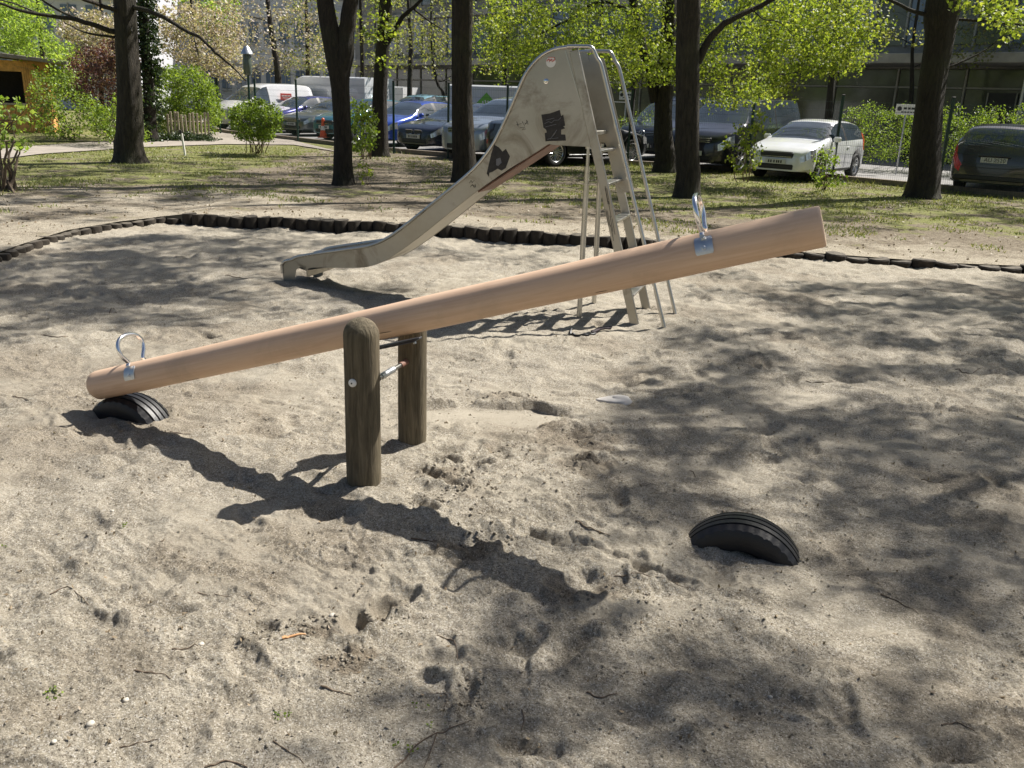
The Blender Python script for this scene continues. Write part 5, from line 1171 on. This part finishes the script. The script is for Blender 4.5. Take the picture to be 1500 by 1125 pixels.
# large white vans far behind
def lorry(label, c, az, L, W, Hh, body, name='delivery_truck', cab=True, mark=None):
    root = empty(name, (c[0], c[1], .045), math.pi/2-az, label, 'truck', None)
    mb = MB(); prof = [(-L/2, .45), (-L/2, Hh), (L/2-1.6, Hh), (L/2-1.2, Hh-.12), (L/2-.55, Hh*.62), (L/2-.15, Hh*.52), (L/2, Hh*.42), (L/2, .4)] if cab else [(-L/2, .55), (-L/2, Hh), (L/2, Hh), (L/2, .55)]
    V = []
    for y_, k in ((-W/2, 0), (-W/2+.08, .05), (W/2-.08, .05), (W/2, 0)): V += [(x, y_, z+(k if z > 1 else -k)) for x, z in prof]
    n = len(prof); Fq = [(j*n+i, j*n+(i+1) % n, (j+1)*n+(i+1) % n, (j+1)*n+i) for j in range(3) for i in range(n)]+[tuple(range(n-1, -1, -1)), tuple(range(3*n, 4*n))]
    mb.add(V, Fq); mb.build('body', body, root, angle=30)
    for s_ in (-1, 1):
        if cab: mb = MB(); mb.box((L/2-1.35, s_*(W/2+.004), Hh*.68), (.9, .012, Hh*.24), bev=.004); mb.build('side_window', M_glass, root)
        for wx in (L/2-.95, -L/2+1.0): mb = MB(); mb.lathe((wx, s_*(W/2-.12), .36), (0, s_, 0), [(.0001, .10), (.2, .10), (.22, .125), (.34, .125), (.36, .09), (.36, -.1)], 24); mb.build('wheel', M_tyre, root)
    return root
g = aty(490, 140, 42.0); lw = lorry('large white panel van with a dark side window behind the row of cars', g[:2], R(300), 5.2, 2.0, 2.25, W_, 'white_van'); lw['category'] = 'van'
mb = MB(); mb.box((-.6, -1.005, 1.7), (.9, .012, .45), bev=.004); mb.build('rear_side_window', M_glass, lw)
g = aty(545, 150, 50.0); l2 = lorry('white camper van behind the slimmer trunk', g[:2], R(290), 4.8, 2.0, 2.0, W_, 'camper_van'); l2['category'] = 'van'
g = aty(748, 168, 34.5); tr_ = lorry('white box truck with a green roof shaped mark left of the slide', g[:2], R(285), 4.3, 2.0, 2.02, paint('paint_truck', (.55, .56, .56), 0), 'box_truck', cab=False)
# green gable mark with white fingers, on the side facing the playground
tr_sc = -1 if (np.array([math.cos(math.pi/2-R(285)+math.pi/2), math.sin(math.pi/2-R(285)+math.pi/2)])@np.array([0, -1])) < 0 else 1
gm = simple('mark_green', (.16, .42, .05), .5, var=.05); yy = tr_sc*1.012
loc_ = aty(716, 152, 34.0)-g; ca = math.pi/2-R(285); lx_ = loc_[0]*math.cos(ca)+loc_[1]*math.sin(ca); sgn = 1 if math.cos(ca) > 0 else -1
mb = MB(); Pm = [(-.50, -.26), (0, .24), (.50, -.26), (.38, -.26), (.20, -.26), (-.38, -.26)]
mb.add([(lx_+a, yy, 1.52+b) for a, b in ((-.55, -.25), (0, .30), (.55, -.25))]+[(lx_+a, yy-.01*tr_sc, 1.52+b) for a, b in ((-.55, -.25), (0, .30), (.55, -.25))], [(0, 1, 2), (5, 4, 3), (0, 3, 4, 1), (1, 4, 5, 2), (2, 5, 3, 0)]); gmk = mb.build('green_mark', gm, tr_, smooth=False)
mb = MB()
for k, (a, h_) in enumerate(((-.18, .16), (-.08, .26), (.02, .28), (.12, .24))): mb.beam((lx_+a-.03, yy+.004*tr_sc, 1.26), (lx_+a+.02, yy+.004*tr_sc, 1.28+h_), .004, .045, up=(1, 0, 0))
mb.build('mark_fingers', M_white, gmk)

# ------------------------------------------------------------------ buildings
fa = aty(1480, 100, 33.5)[:2]; fb_ = aty(560, 100, 62.0)[:2]; fd = (fb_-fa)/np.linalg.norm(fb_-fa); fn = np.array([-fd[1], fd[0]]); fn = fn if fn@(-fa) > 0 else -fn   # fn towards the camera
def bpos(u, out=0.0): return fa+fd*u+fn*out
FLn = np.linalg.norm(fb_-fa); ang = math.atan2(fd[1], fd[0])
bld = empty('long_building', (fa[0], fa[1], 0), ang, 'long grey building with a shaded shop front under a concrete canopy behind the trees', 'building')
# local frame: x along the facade away to the left, y towards camera is sign
sy = 1 if (np.array([-math.sin(ang), math.cos(ang)])@fn) > 0 else -1
CZ = 3.45; u0, u1 = -14.0, FLn+4
mb = MB(); mb.box(((u0+u1)/2, -sy*4.0, 4.9), (u1-u0, 7.0, 9.8)); mb.build('wall', M_dwall, bld, smooth=False)
mb = MB(); mb.box(((u0+u1)/2, sy*.9, CZ+.13), (u1-u0-1.0, 2.6, .34), bev=.02); mb.build('canopy', M_conc, bld, smooth=False)
mb = MB(); mb.box(((u0+u1)/2, -sy*.45, .25), (u1-u0-.5, .25, .5)); mb.build('plinth', M_conc, bld, smooth=False)
nb = int((u1-u0)/2.6)
for k in range(nb):
    c = u0+(k+.5)*2.6
    if c > FLn+3: break
    mb = MB(); mb.box((c, -sy*.42, 1.55), (2.46, .05, 2.1)); w_ = mb.build('shop_window', M_glassg, bld, smooth=False)
    mb = MB(); mb.box((c, -sy*.42, 3.0), (2.46, .05, .62)); mb.build('fanlight', M_glassg, w_, smooth=False)
    mb = MB(); mb.box((c+1.3, -sy*.38, 1.9), (.07, .10, 2.86)); mb.box((c, -sy*.375, 2.65), (2.5, .09, .06)); mb.build('frame', M_frame, w_, smooth=False)
    if k % 4 == 1: mb = MB(); mb.box((c-.1, -sy*.36, 1.45), (.95, .06, 2.1)); mb.build('door', M_trim, w_, smooth=False); mb = MB(); mb.box((c-.6, -sy*.345, 1.45), (.05, .08, 2.1)); mb.box((c+.4, -sy*.345, 1.45), (.05, .08, 2.1)); mb.build('door_frame', M_frame, w_, smooth=False)
for fl_ in range(2):
    z0 = 4.1+fl_*2.9
    for k in range(nb*2):
        c = u0+(k+.5)*1.3
        if c > FLn+3: break
        mb = MB(); mb.box((c, -sy*.47, z0+1.1), (1.18, .05, 2.0)); w_ = mb.build('upper_window', M_glassb if (k*7+fl_) % 5 < 2 else M_glassg, bld, smooth=False)
        mb = MB(); mb.box((c+.65, -sy*.42, z0+1.1), (.07, .12, 2.15)); mb.build('mullion', M_frame, w_, smooth=False)
    mb = MB(); mb.box(((u0+u1)/2, -sy*.40, z0+2.35), (u1-u0-.8, .28, .30)); mb.build('floor_band', M_conc, bld, smooth=False)
# blue white glazed corner at the far right
c_ = aty(1500, 170, 32.0); gl = empty('glazed_kiosk', (c_[0]+1.9, c_[1], 0), ang, 'pale blue glazed annex at the right end of the canopy', 'annex')
mb = MB(); mb.box((0, 0, 1.75), (3.2, 2.2, 3.5)); mb.build('wall', simple('annex_panel', (.42, .46, .52), .5), gl, smooth=False)
for k in range(3):
    mb = MB(); mb.box((-1.05+k*1.05, sy*1.12, 2.3), (.92, .05, 1.2)); w_ = mb.build('window', M_glassb, gl, smooth=False); mb = MB(); mb.box((-.53+k*1.05, sy*1.14, 1.9), (.07, .09, 3.0)); mb.box((-1.05+k*1.05, sy*1.14, 1.6), (.95, .07, .06)); mb.build('frame', M_white, w_, smooth=False)
mb = MB(); mb.box((0, 0, 3.6), (3.5, 2.5, .2)); mb.build('roof', M_bwall, gl, smooth=False)
# pale office blocks far left
def block(label, x0, x1, Y, Hh, mat, nfl, z0, nwin, glass=M_glassb, dz=3.4, name='office_block', band=True):
    a = aty(x0, 140, Y); b = aty(x1, 140, Y); W = b[0]-a[0]; c = (a[0]+b[0])/2
    root = empty(name, (c, Y, 0), 0, label, 'building'); mb = MB(); mb.box((0, 6, Hh/2), (W, 12, Hh)); mb.build('wall', mat, root, smooth=False)
    for f in range(nfl):
        for k in range(nwin):
            mb = MB(); wx = W/nwin; mb.box((-W/2+(k+.5)*wx, -.02, z0+f*dz+.85), (wx*.62, .08, 1.5)); w_ = mb.build('window', glass, root, smooth=False)
            mb = MB(); mb.box((-W/2+(k+.5)*wx, -.04, z0+f*dz-.06), (wx*.66, .12, .1)); mb.box((-W/2+(k+.5)*wx, -.05, z0+f*dz+.85), (.06, .1, 1.7)); mb.build('frame', M_frame, w_, smooth=False)
        if band: mb = MB(); mb.box((0, -.12, z0+f*dz+2.3), (W+.2, .3, .7)); mb.build('floor_band', mat, root, smooth=False)
    mb = MB(); mb.box((0, 6, Hh+.2), (W+.8, 12.8, .4)); mb.build('roof', M_conc, root, smooth=False)
    return root
block('pale office block with blue windows behind the blossom and the vans', 215, 560, 72, 15, M_bwall, 4, 1.6, 16)
block('pale low block with dark windows showing above the bright green tree', -120, 205, 60, 8.6, simple('pale_wall_left', (.60, .60, .64), .8, var=.06, scale=.6), 2, 1.4, 9, glass=M_glassb)
# wooden hut at the far left
h0 = aty(-30, 150, 30.0); hut = empty('wooden_hut', (h0[0], h0[1], 0), R(24), 'orange brown wooden hut with a flat sloping roof at the left edge', 'hut')
mb = MB(); mb.box((0, 0, .45), (4.2, .12, .9)); mb.box((-1.8, 0, 1.6), (.7, .12, 1.4)); mb.box((1.72, 0, 1.6), (.76, .12, 1.4)); mb.box((.15, 0, 2.13), (2.4, .12, .34)); mb.box((2.05, 1.6, 1.15), (.12, 3.1, 2.3)); mb.box((0, 3.1, 1.15), (4.0, .12, 2.3)); mb.build('wall', M_hut, hut, smooth=False)
mb = MB(); mb.box((0, 3.0, 1.2), (3.9, .05, 2.2)); mb.build('black_sheet', M_black, hut, smooth=False)  # black sheet over the inside of the back wall
for k in range(12):
    mb = MB(); mb.box((1.38+.065*k, -.075, 1.15), (.05, .02, 2.25), bev=.004)
    if k < 11: mb.build('board', M_hut, hut, smooth=False)
mb = MB(); mb.beam((-2.8, 1.3, 2.75), (2.75, 1.3, 2.28), 4.2, .12, bev=.01); mb.build('roof', M_roof, hut, smooth=False)
mb = MB(); mb.box((.15, -.12, .94), (2.5, .3, .06)); mb.build('counter', M_palis, hut, smooth=False)
# paling fence
pf = empty('paling_fence', (PC[0][0], PC[0][1], 0), 0, 'short weathered paling fence leaning in front of the yellow green shrub', 'fence')
for k in range(12):
    u = k/11*4; i = min(3, int(u)); p = PC[i]+(PC[i+1]-PC[i])*(u-i)-PC[0]; h_ = .86+rnd.uniform(-.06, .06); a = rnd.uniform(-.05, .05)
    mb = MB(); mb.box((0, 0, h_/2-.05), (.065, .035, h_+.1), rot=Matrix.Rotation(a, 3, 'Y'), bev=.01); o = mb.build('paling', M_palis, pf); o.location = (p[0], p[1], 0)
mb = MB()
for z in (.25, .62):
    for i in range(4): mb.tube([tuple(PC[i][:2]-PC[0][:2]+np.array([0, .05]))+(z,), tuple(PC[i+1][:2]-PC[0][:2]+np.array([0, .05]))+(z,)], .012, 6)
mb.build('rail', M_palis, pf)
# white marker post
wp = gout(270, 228); mk = empty('marker_post', wp, 0, 'thin white marker post with dark cap in the grass by the path', 'marker post')
mb = MB(); mb.box((0, 0, .24), (.045, .045, .60), rot=Matrix.Rotation(R(-5), 3, 'Y'), bev=.006); mb.build('post', M_white, mk); mb = MB(); mb.box((-.045, 0, .57), (.05, .05, .10), rot=Matrix.Rotation(R(-5), 3, 'Y'), bev=.006); mb.build('cap', M_black, mk)
# street lamp
lp = aty(366, 160, 31.0); lp[2] = 0; lamp = empty('park_lamp', lp, 0, 'grey park lamp with a cylindrical head behind the rounded bush', 'lamp')
mb = MB(); mb.tube([(0, 0, 0), (0, 0, .6), (0, 0, 1.6), (0, 0, 2.2)], [.06, .045, .035, .035], 12); mb.build('pole', M_fence, lamp)
mb = MB(); mb.lathe((0, 0, 2.1), (0, 0, 1), [(.03, 0), (.12, .03), (.14, .1), (.14, .62), (.12, .66), (.03, .67)], 20); mb.build('lamp_body', simple('lamp_glass', (.10, .12, .10), .2, spec=.6), lamp)
mb = MB(); mb.lathe((0, 0, 2.76), (0, 0, 1), [(.0001, .28), (.06, .27), (.10, .22), (.20, .06), (.21, .02), (.08, 0)], 24); mb.build('hood', M_galv, lamp)
# cone
cp = gout(474, 207); cp[2] = .14; cone = empty('traffic_cone', cp, 0, 'small orange traffic cone on the kerb in front of the teal hatchback', 'traffic cone')
mb = MB(); mb.box((0, 0, .02), (.34, .34, .04), bev=.01); mb.build('foot', M_cone, cone)
mb = MB(); mb.lathe((0, 0, .04), (0, 0, 1), [(.13, 0), (.108, .14), (.085, .28), (.055, .46), (.045, .50), (.055, .51), (.055, .60), (.03, .63), (.0001, .635)], 24); mb.build('body', M_cone, cone)
mb = MB(); mb.lathe((0, 0, .04), (0, 0, 1), [(.098, .22), (.076, .36)], 24); mb.build('white_band', M_white, cone)
# signs behind the fence
def sign(label, px, Y, zc, wd, hg, pole_side=0):
    c = aty(px, 160, Y); root = empty('parking_sign', (c[0], c[1], .045), R(-18), label, 'sign', 'small white signs on posts across the road')
    mb = MB(); mb.tube([(pole_side, .03, 0), (pole_side, .03, zc+hg/2)], .022, 10); mb.build('post', M_galv, root)
    mb = MB(); mb.box((0, 0, zc), (wd, .012, hg), bev=.004); b = mb.build('board', M_white, root)
    mb = MB(); mb.lathe((-wd*.33, -.0065, zc+.02), (0, -1, 0), [(.0001, .002), (hg*.22, .002), (hg*.22, 0)], 20); mb.build('emblem', M_char, b)
    mb = MB()
    for k, (x0, w_) in enumerate(((-.12, .16), (.07, .14), (.24, .18))): mb.box((x0*wd+.03, -.008, zc+.03), (w_*wd*.9, .003, hg*.20))
    for k in range(5): mb.box((-.18*wd+k*.14*wd, -.008, zc-.12*hg-.03), (.10*wd, .003, hg*.10))
    mb.build('lettering', M_char, b)
sign('white sign with dark lettering in the hedge beside the leaning trunk', 1328, 25.0, 1.72, .54, .27)
sign('white sign with dark lettering behind the slide handrails', 916, 29.0, 1.85, .44, .25)
# white bin lid among the left shrubs and a steel frame gate behind the slide
gt = aty(905, 160, 31.5); ga = empty('frame_gate', (gt[0], gt[1], 0), R(-20), 'pale tubular frame gate behind the slide handrails', 'gate')
mb = MB(); mb.tube([(-.9, 0, 0), (-.9, 0, 2.35), (.55, 0, 2.35), (.55, 0, 0)], .025, 8); mb.build('frame', M_galv, ga)
mb = MB(); [mb.tube([(-.9, 0, z), (.55, 0, z)], .012, 6) for z in (.5, 1.1, 1.7)]; mb.build('rail', M_galv, ga)
# far tree line closing the view
def woods():
    q = np.random.RandomState(90); C_ = []
    for k in range(1500):
        a = R(q.uniform(-50, 50)); r_ = q.uniform(80, 100); C_.append((r_*math.sin(a), r_*math.cos(a), q.uniform(.5, 13)*(.6+.4*math.sin(a*17)**2)))
    tag(leaves('distant_trees', C_, 26, 2.2, .8, M_green, None, 91), 'distant trees closing the view behind the buildings', 'distant trees', kind='stuff')
woods()

# ------------------------------------------------------------------ small things on the sand
def on_sand(x, y): g = gnd(x, y); g[2] = sz(g[0], g[1]); return g
def twig(pts, r_, label, nm='twig', mat=M_twig, group=None, fork=None, cat='twig'):
    P = [on_sand(*p) for p in pts]; b = P[0].copy(); C_ = []
    for i, p in enumerate(crs([np.array(p) for p in P], 4)): z = sz(p[0], p[1])+r_*.8; C_.append(np.array([p[0], p[1], z])-b)
    C_ = [c+np.array([0, 0, .002*math.sin(i*2.1)]) for i, c in enumerate(C_)]
    mb = MB(); mb.tube(C_, list(np.linspace(r_, r_*.45, len(C_))), 6)
    if fork:
        Q = [on_sand(*p) for p in fork]; mb.tube([q_+np.array([0, 0, r_*.6])-b for q_ in Q], list(np.linspace(r_*.7, r_*.3, len(Q))), 5)
    o = mb.build(nm, mat, angle=60); o.location = tuple(b); return tag(o, label, cat, group)
twig([(575, 1122), (610, 1085), (650, 1065), (692, 1048)], .0028, 'long thin forked twig at the bottom edge of the picture', fork=[(640, 1070), (628, 1100), (618, 1122)])
twig([(414, 940), (430, 937), (448, 934)], .006, 'short orange brown splinter of wood on the sand', nm='wood_splinter', mat=M_chip, cat='splinter')
twig([(602, 800), (640, 806)], .004, 'short stick by the end of the seesaw shadow'); twig([(843, 772), (865, 782), (893, 792)], .0035, 'dark stick left of the tyre with nothing resting on it')
TW = [((197, 978), (222, 984), (250, 997), .003, 'bent twig on the sunny sand at lower left'), ((252, 951), (270, 950), (290, 945), .003, 'straight twig just above the bent one at lower left'),
 ((900, 845), (950, 850), (1010, 858), .002, 'thin dry stem between the right tyre and the bottom edge'), ((300, 1118), (330, 1108), (362, 1112), .003, 'curved twig cut by the bottom edge at lower left'),
 ((20, 590), (34, 592), (42, 596), .003, 'tiny twig left of the tyre under the low beam end'), ((75, 880), (100, 868), (130, 890), .0025, 'crooked twig near the left edge'),
 ((280, 868), (330, 872), (405, 885), .0015, 'hair thin root lying across the sunny sand left of centre'), ((175, 1090), (200, 1084), (232, 1078), .0022, 'thin twig close to the lower left corner'),
 ((400, 1085), (420, 1096), (445, 1112), .0022, 'thin slanting twig near the bottom edge left of the long forked one'), ((470, 1000), (500, 1010), (515, 1013), .003, 'half buried stick below the dark crumbled hollow'),
 ((765, 1030), (768, 1045), (764, 1060), .0025, 'upright looking twig in the bottom shade'), ((640, 925), (665, 932), (672, 960), .002, 'curved twig in front of the deep footprint'),
 ((1290, 870), (1320, 880), (1345, 900), .003, 'twig in the shade right of the tyre'), ((1180, 560), (1200, 563), (1225, 562), .003, 'stick in the mottled shade beneath the raised beam end'),
 ((1350, 700), (1365, 706), (1390, 702), .0025, 'small twig in deep shade at right'), ((1010, 690), (1030, 700), (1052, 706), .002, 'thin twig above the right tyre'),
 ((60, 490), (80, 495), (100, 494), .004, 'twig at the shade edge above the low beam end'), ((330, 405), (350, 409), (372, 411), .004, 'twig in the shade left of the slide mouth'),
 ((160, 458), (166, 452), (172, 462), .004, 'short upturned twig in the left shade'), ((640, 1000), (655, 1012), (650, 1030), .0018, 'dry stem curling in the bottom shade'),
 ((1400, 540), (1420, 545), (1440, 541), .003, 'twig near the right edge beside a long footprint'), ((1380, 1060), (1402, 1054), (1430, 1066), .0025, 'twig near the lower right corner'),
 ((860, 1010), (880, 1016), (905, 1010), .003, 'little twig right of the bottom centre shade'), ((250, 640), (262, 643), (280, 641), .003, 'small twig below the seesaw shadow'),
 ((690, 420), (705, 424), (722, 422), .004, 'twig behind the middle of the beam')]
for a_, b_, c_, r_, lb in TW: twig([a_, b_, c_], r_, lb)
def rock(x, y, r_, mat, label, nm='pebble', group=None, cat='pebble', fl=.6, seed=0):
    g = on_sand(x, y); bm = bmesh.new(); bmesh.ops.create_icosphere(bm, subdivisions=2, radius=r_); qq = random.Random(seed+int(x))
    for v in bm.verts: v.co *= qq.uniform(.86, 1.12); v.co.z *= fl
    me = bpy.data.meshes.new(nm); bm.to_mesh(me); bm.free(); me.materials.append(mat); me.polygons.foreach_set('use_smooth', [True]*len(me.polygons)); o = link(nm, me); o.location = (g[0], g[1], g[2]+r_*fl*.35); return tag(o, label, cat, group)
M_peb = simple('pale_pebble', (.50, .46, .39), .7, var=.2, scale=30)
for i, (x, y, lb) in enumerate(((165, 753, 'pale pebble on the sunny sand left of the post shadow tip'), (184, 1022, 'pale pebble between the green sprouts and the bent twig'), (133, 1063, 'pale pebble near the lower left corner'), (80, 1093, 'lowest pale pebble at the left'), (295, 942, 'pale pebble beside the straight twig'), (487, 904, 'bluish pale pebble beside the crumbled sand'), (1130, 1010, 'pale pebble in the lower right shade'), (1010, 520, 'pale pebble below the raised beam'))): rock(x, y, .0075+.002*(i % 3), M_peb, lb, seed=i)
# broken white piece of plastic
g = on_sand(898, 586); mb = MB(); n = 14; V = []
for j, (r_, z_) in enumerate(((.10, .004), (.085, .026), (.06, .034), (.0, .036))):
    for k in range(n): a = 2*math.pi*k/n; V.append((math.cos(a)*r_*1.15, math.sin(a)*r_*.55, z_+.006*math.sin(a*2)))
mb.add(V, [(j*n+k, j*n+(k+1) % n, (j+1)*n+(k+1) % n, (j+1)*n+k) for j in range(3) for k in range(n)]); o = mb.build('plastic_scrap', simple('dirty_plastic', (.55, .52, .48), .5, var=.15, scale=20)); o.location = (g[0], g[1], g[2]-.006); o.rotation_euler = (R(4), R(-6), -.15); tag(o, 'curved scrap of dirty white plastic lying on the sand', 'plastic scrap')
# dark cord and frayed strap at the slide's foot
cpts = [(838, 480), (836, 485), (842, 488), (852, 490), (862, 490), (872, 489)]; P = [on_sand(*p) for p in cpts]; b = P[0].copy(); mb = MB(); mb.tube([np.array([c[0], c[1], sz(c[0], c[1])+.008])-b for c in crs([np.array(p) for p in P], 4)], .008, 8)
root = empty('cord', b, 0, 'black cord with a frayed strap lying below the slide ladder', 'cord'); mb.build('cord', M_rubber, root)
q = random.Random(3); P = [on_sand(*p) for p in ((868, 487), (880, 485), (893, 484))]; mb = MB()
for k in range(7): mb.tube([p-b+np.array([q.uniform(-.02, .02), q.uniform(-.03, .03), .012+q.uniform(0, .015)]) for p in P], .007, 5)
mb.build('strap', simple('strap', (.035, .025, .03), .8, var=.5, scale=30), root)
def clods():
    q = np.random.RandomState(95); cs = []
    def add(n, cx, cy, sx, sy, r0, r1):
        px = q.normal(cx, sx, n); py = q.normal(cy, sy, n)
        for a, b_ in zip(px, py):
            g = gnd(a, b_); cs.append((g[0], g[1], q.uniform(r0, r1)**1))
    for a in ((46, 505, 965, 22, 11, .003, .008), (60, 450, 918, 22, 9, .003, .009), (20, 380, 935, 20, 7, .003, .008), (60, 690, 725, 30, 14, .003, .009), (70, 840, 648, 34, 14, .003, .008), (30, 780, 665, 30, 8, .003, .007), (40, 735, 578, 34, 4, .004, .010), (36, 850, 688, 22, 8, .003, .009), (36, 650, 700, 22, 12, .004, .009), (50, 615, 750, 20, 9, .003, .008), (40, 700, 800, 26, 9, .003, .009), (30, 560, 895, 24, 8, .003, .008), (40, 900, 870, 44, 9, .003, .007), (40, 690, 1010, 16, 18, .003, .008)): add(*a)
    n = 30000; r_ = 1.4+q.rand(n)**.8*6; th = R(1)*q.uniform(-38, 38, n)
    nz = fbm(r_*np.sin(th)*1.6, r_*np.cos(th)*1.6, 3, 47); kp = nz > q.uniform(-.35, .25, n); nkeep = int(kp.sum())
    for a, b_ in zip(r_[kp], th[kp]): cs.append((a*math.sin(b_), a*math.cos(b_), .0010+.0046*q.rand()**4))
    cs = np.array(cs); nbig = len(cs)-nkeep; zz = sand_z(cs[:, 0].copy(), cs[:, 1].copy())
    bm = bmesh.new(); bmesh.ops.create_icosphere(bm, subdivisions=0 or 1, radius=1); bv = np.array([v.co[:] for v in bm.verts]); bf = np.array([[v.index for v in f.verts] for f in bm.faces]); bm.free()
    n = len(cs)
    V = bv[None]*(cs[:, 2][:, None, None])*(1+.28*q.normal(size=(n, len(bv), 1)).clip(-1.5, 1.5)); V[..., 2] *= .75
    V = V+np.stack([cs[:, 0], cs[:, 1], zz+cs[:, 2]*.25], -1)[:, None]; Fq = (bf[None]+np.arange(n)[:, None, None]*len(bv)).reshape(-1, 3)
    o = npmesh('sand_clods', V.reshape(-1, 3), Fq, M_sand, smooth=True); tag(o, 'crumbly lumps of damp sand around the scraped hollows', 'sand clods', kind='stuff')
    a = o.data.attributes.new('damp', 'FLOAT', 'POINT'); a.data.foreach_set('value', np.repeat(np.where(np.arange(n) < n-nkeep, .3, .1), len(bv)).astype(np.float32))
clods()
# sparse green sprouts
tg = []; q2 = np.random.RandomState(97)
for (x, y, n) in ((85, 1012, 6), (625, 1028, 2), (590, 1085, 3), (0, 800, 2), (185, 775, 2), (410, 1045, 2), (640, 1060, 2)):
    for k in range(n): g = on_sand(x+q2.normal()*9, y+q2.normal()*4); tg.append(g+np.array([0, 0, .004]))
tag(leaves('moss_sprouts', tg, 8, .016, .009, M_green, None, 98, flat=1), 'tiny green sprouts coming through the sand', 'sprouts', kind='stuff')
tg = []
for k in range(2200): r_ = 1.6+q2.rand()*8; th = R(q2.uniform(-38, 38)); x, y = r_*math.sin(th), r_*math.cos(th); tg.append((x, y, 0))
tg = np.array(tg); tg[:, 2] = sand_z(tg[:, 0].copy(), tg[:, 1].copy())+.004
tag(leaves('bark_crumbs', tg, 1.3, .01, .016, M_litter, None, 99, elong=1.6, flat=2.0), 'crumbs of bark and dry bud scales on the sand', 'bark crumbs', kind='stuff')
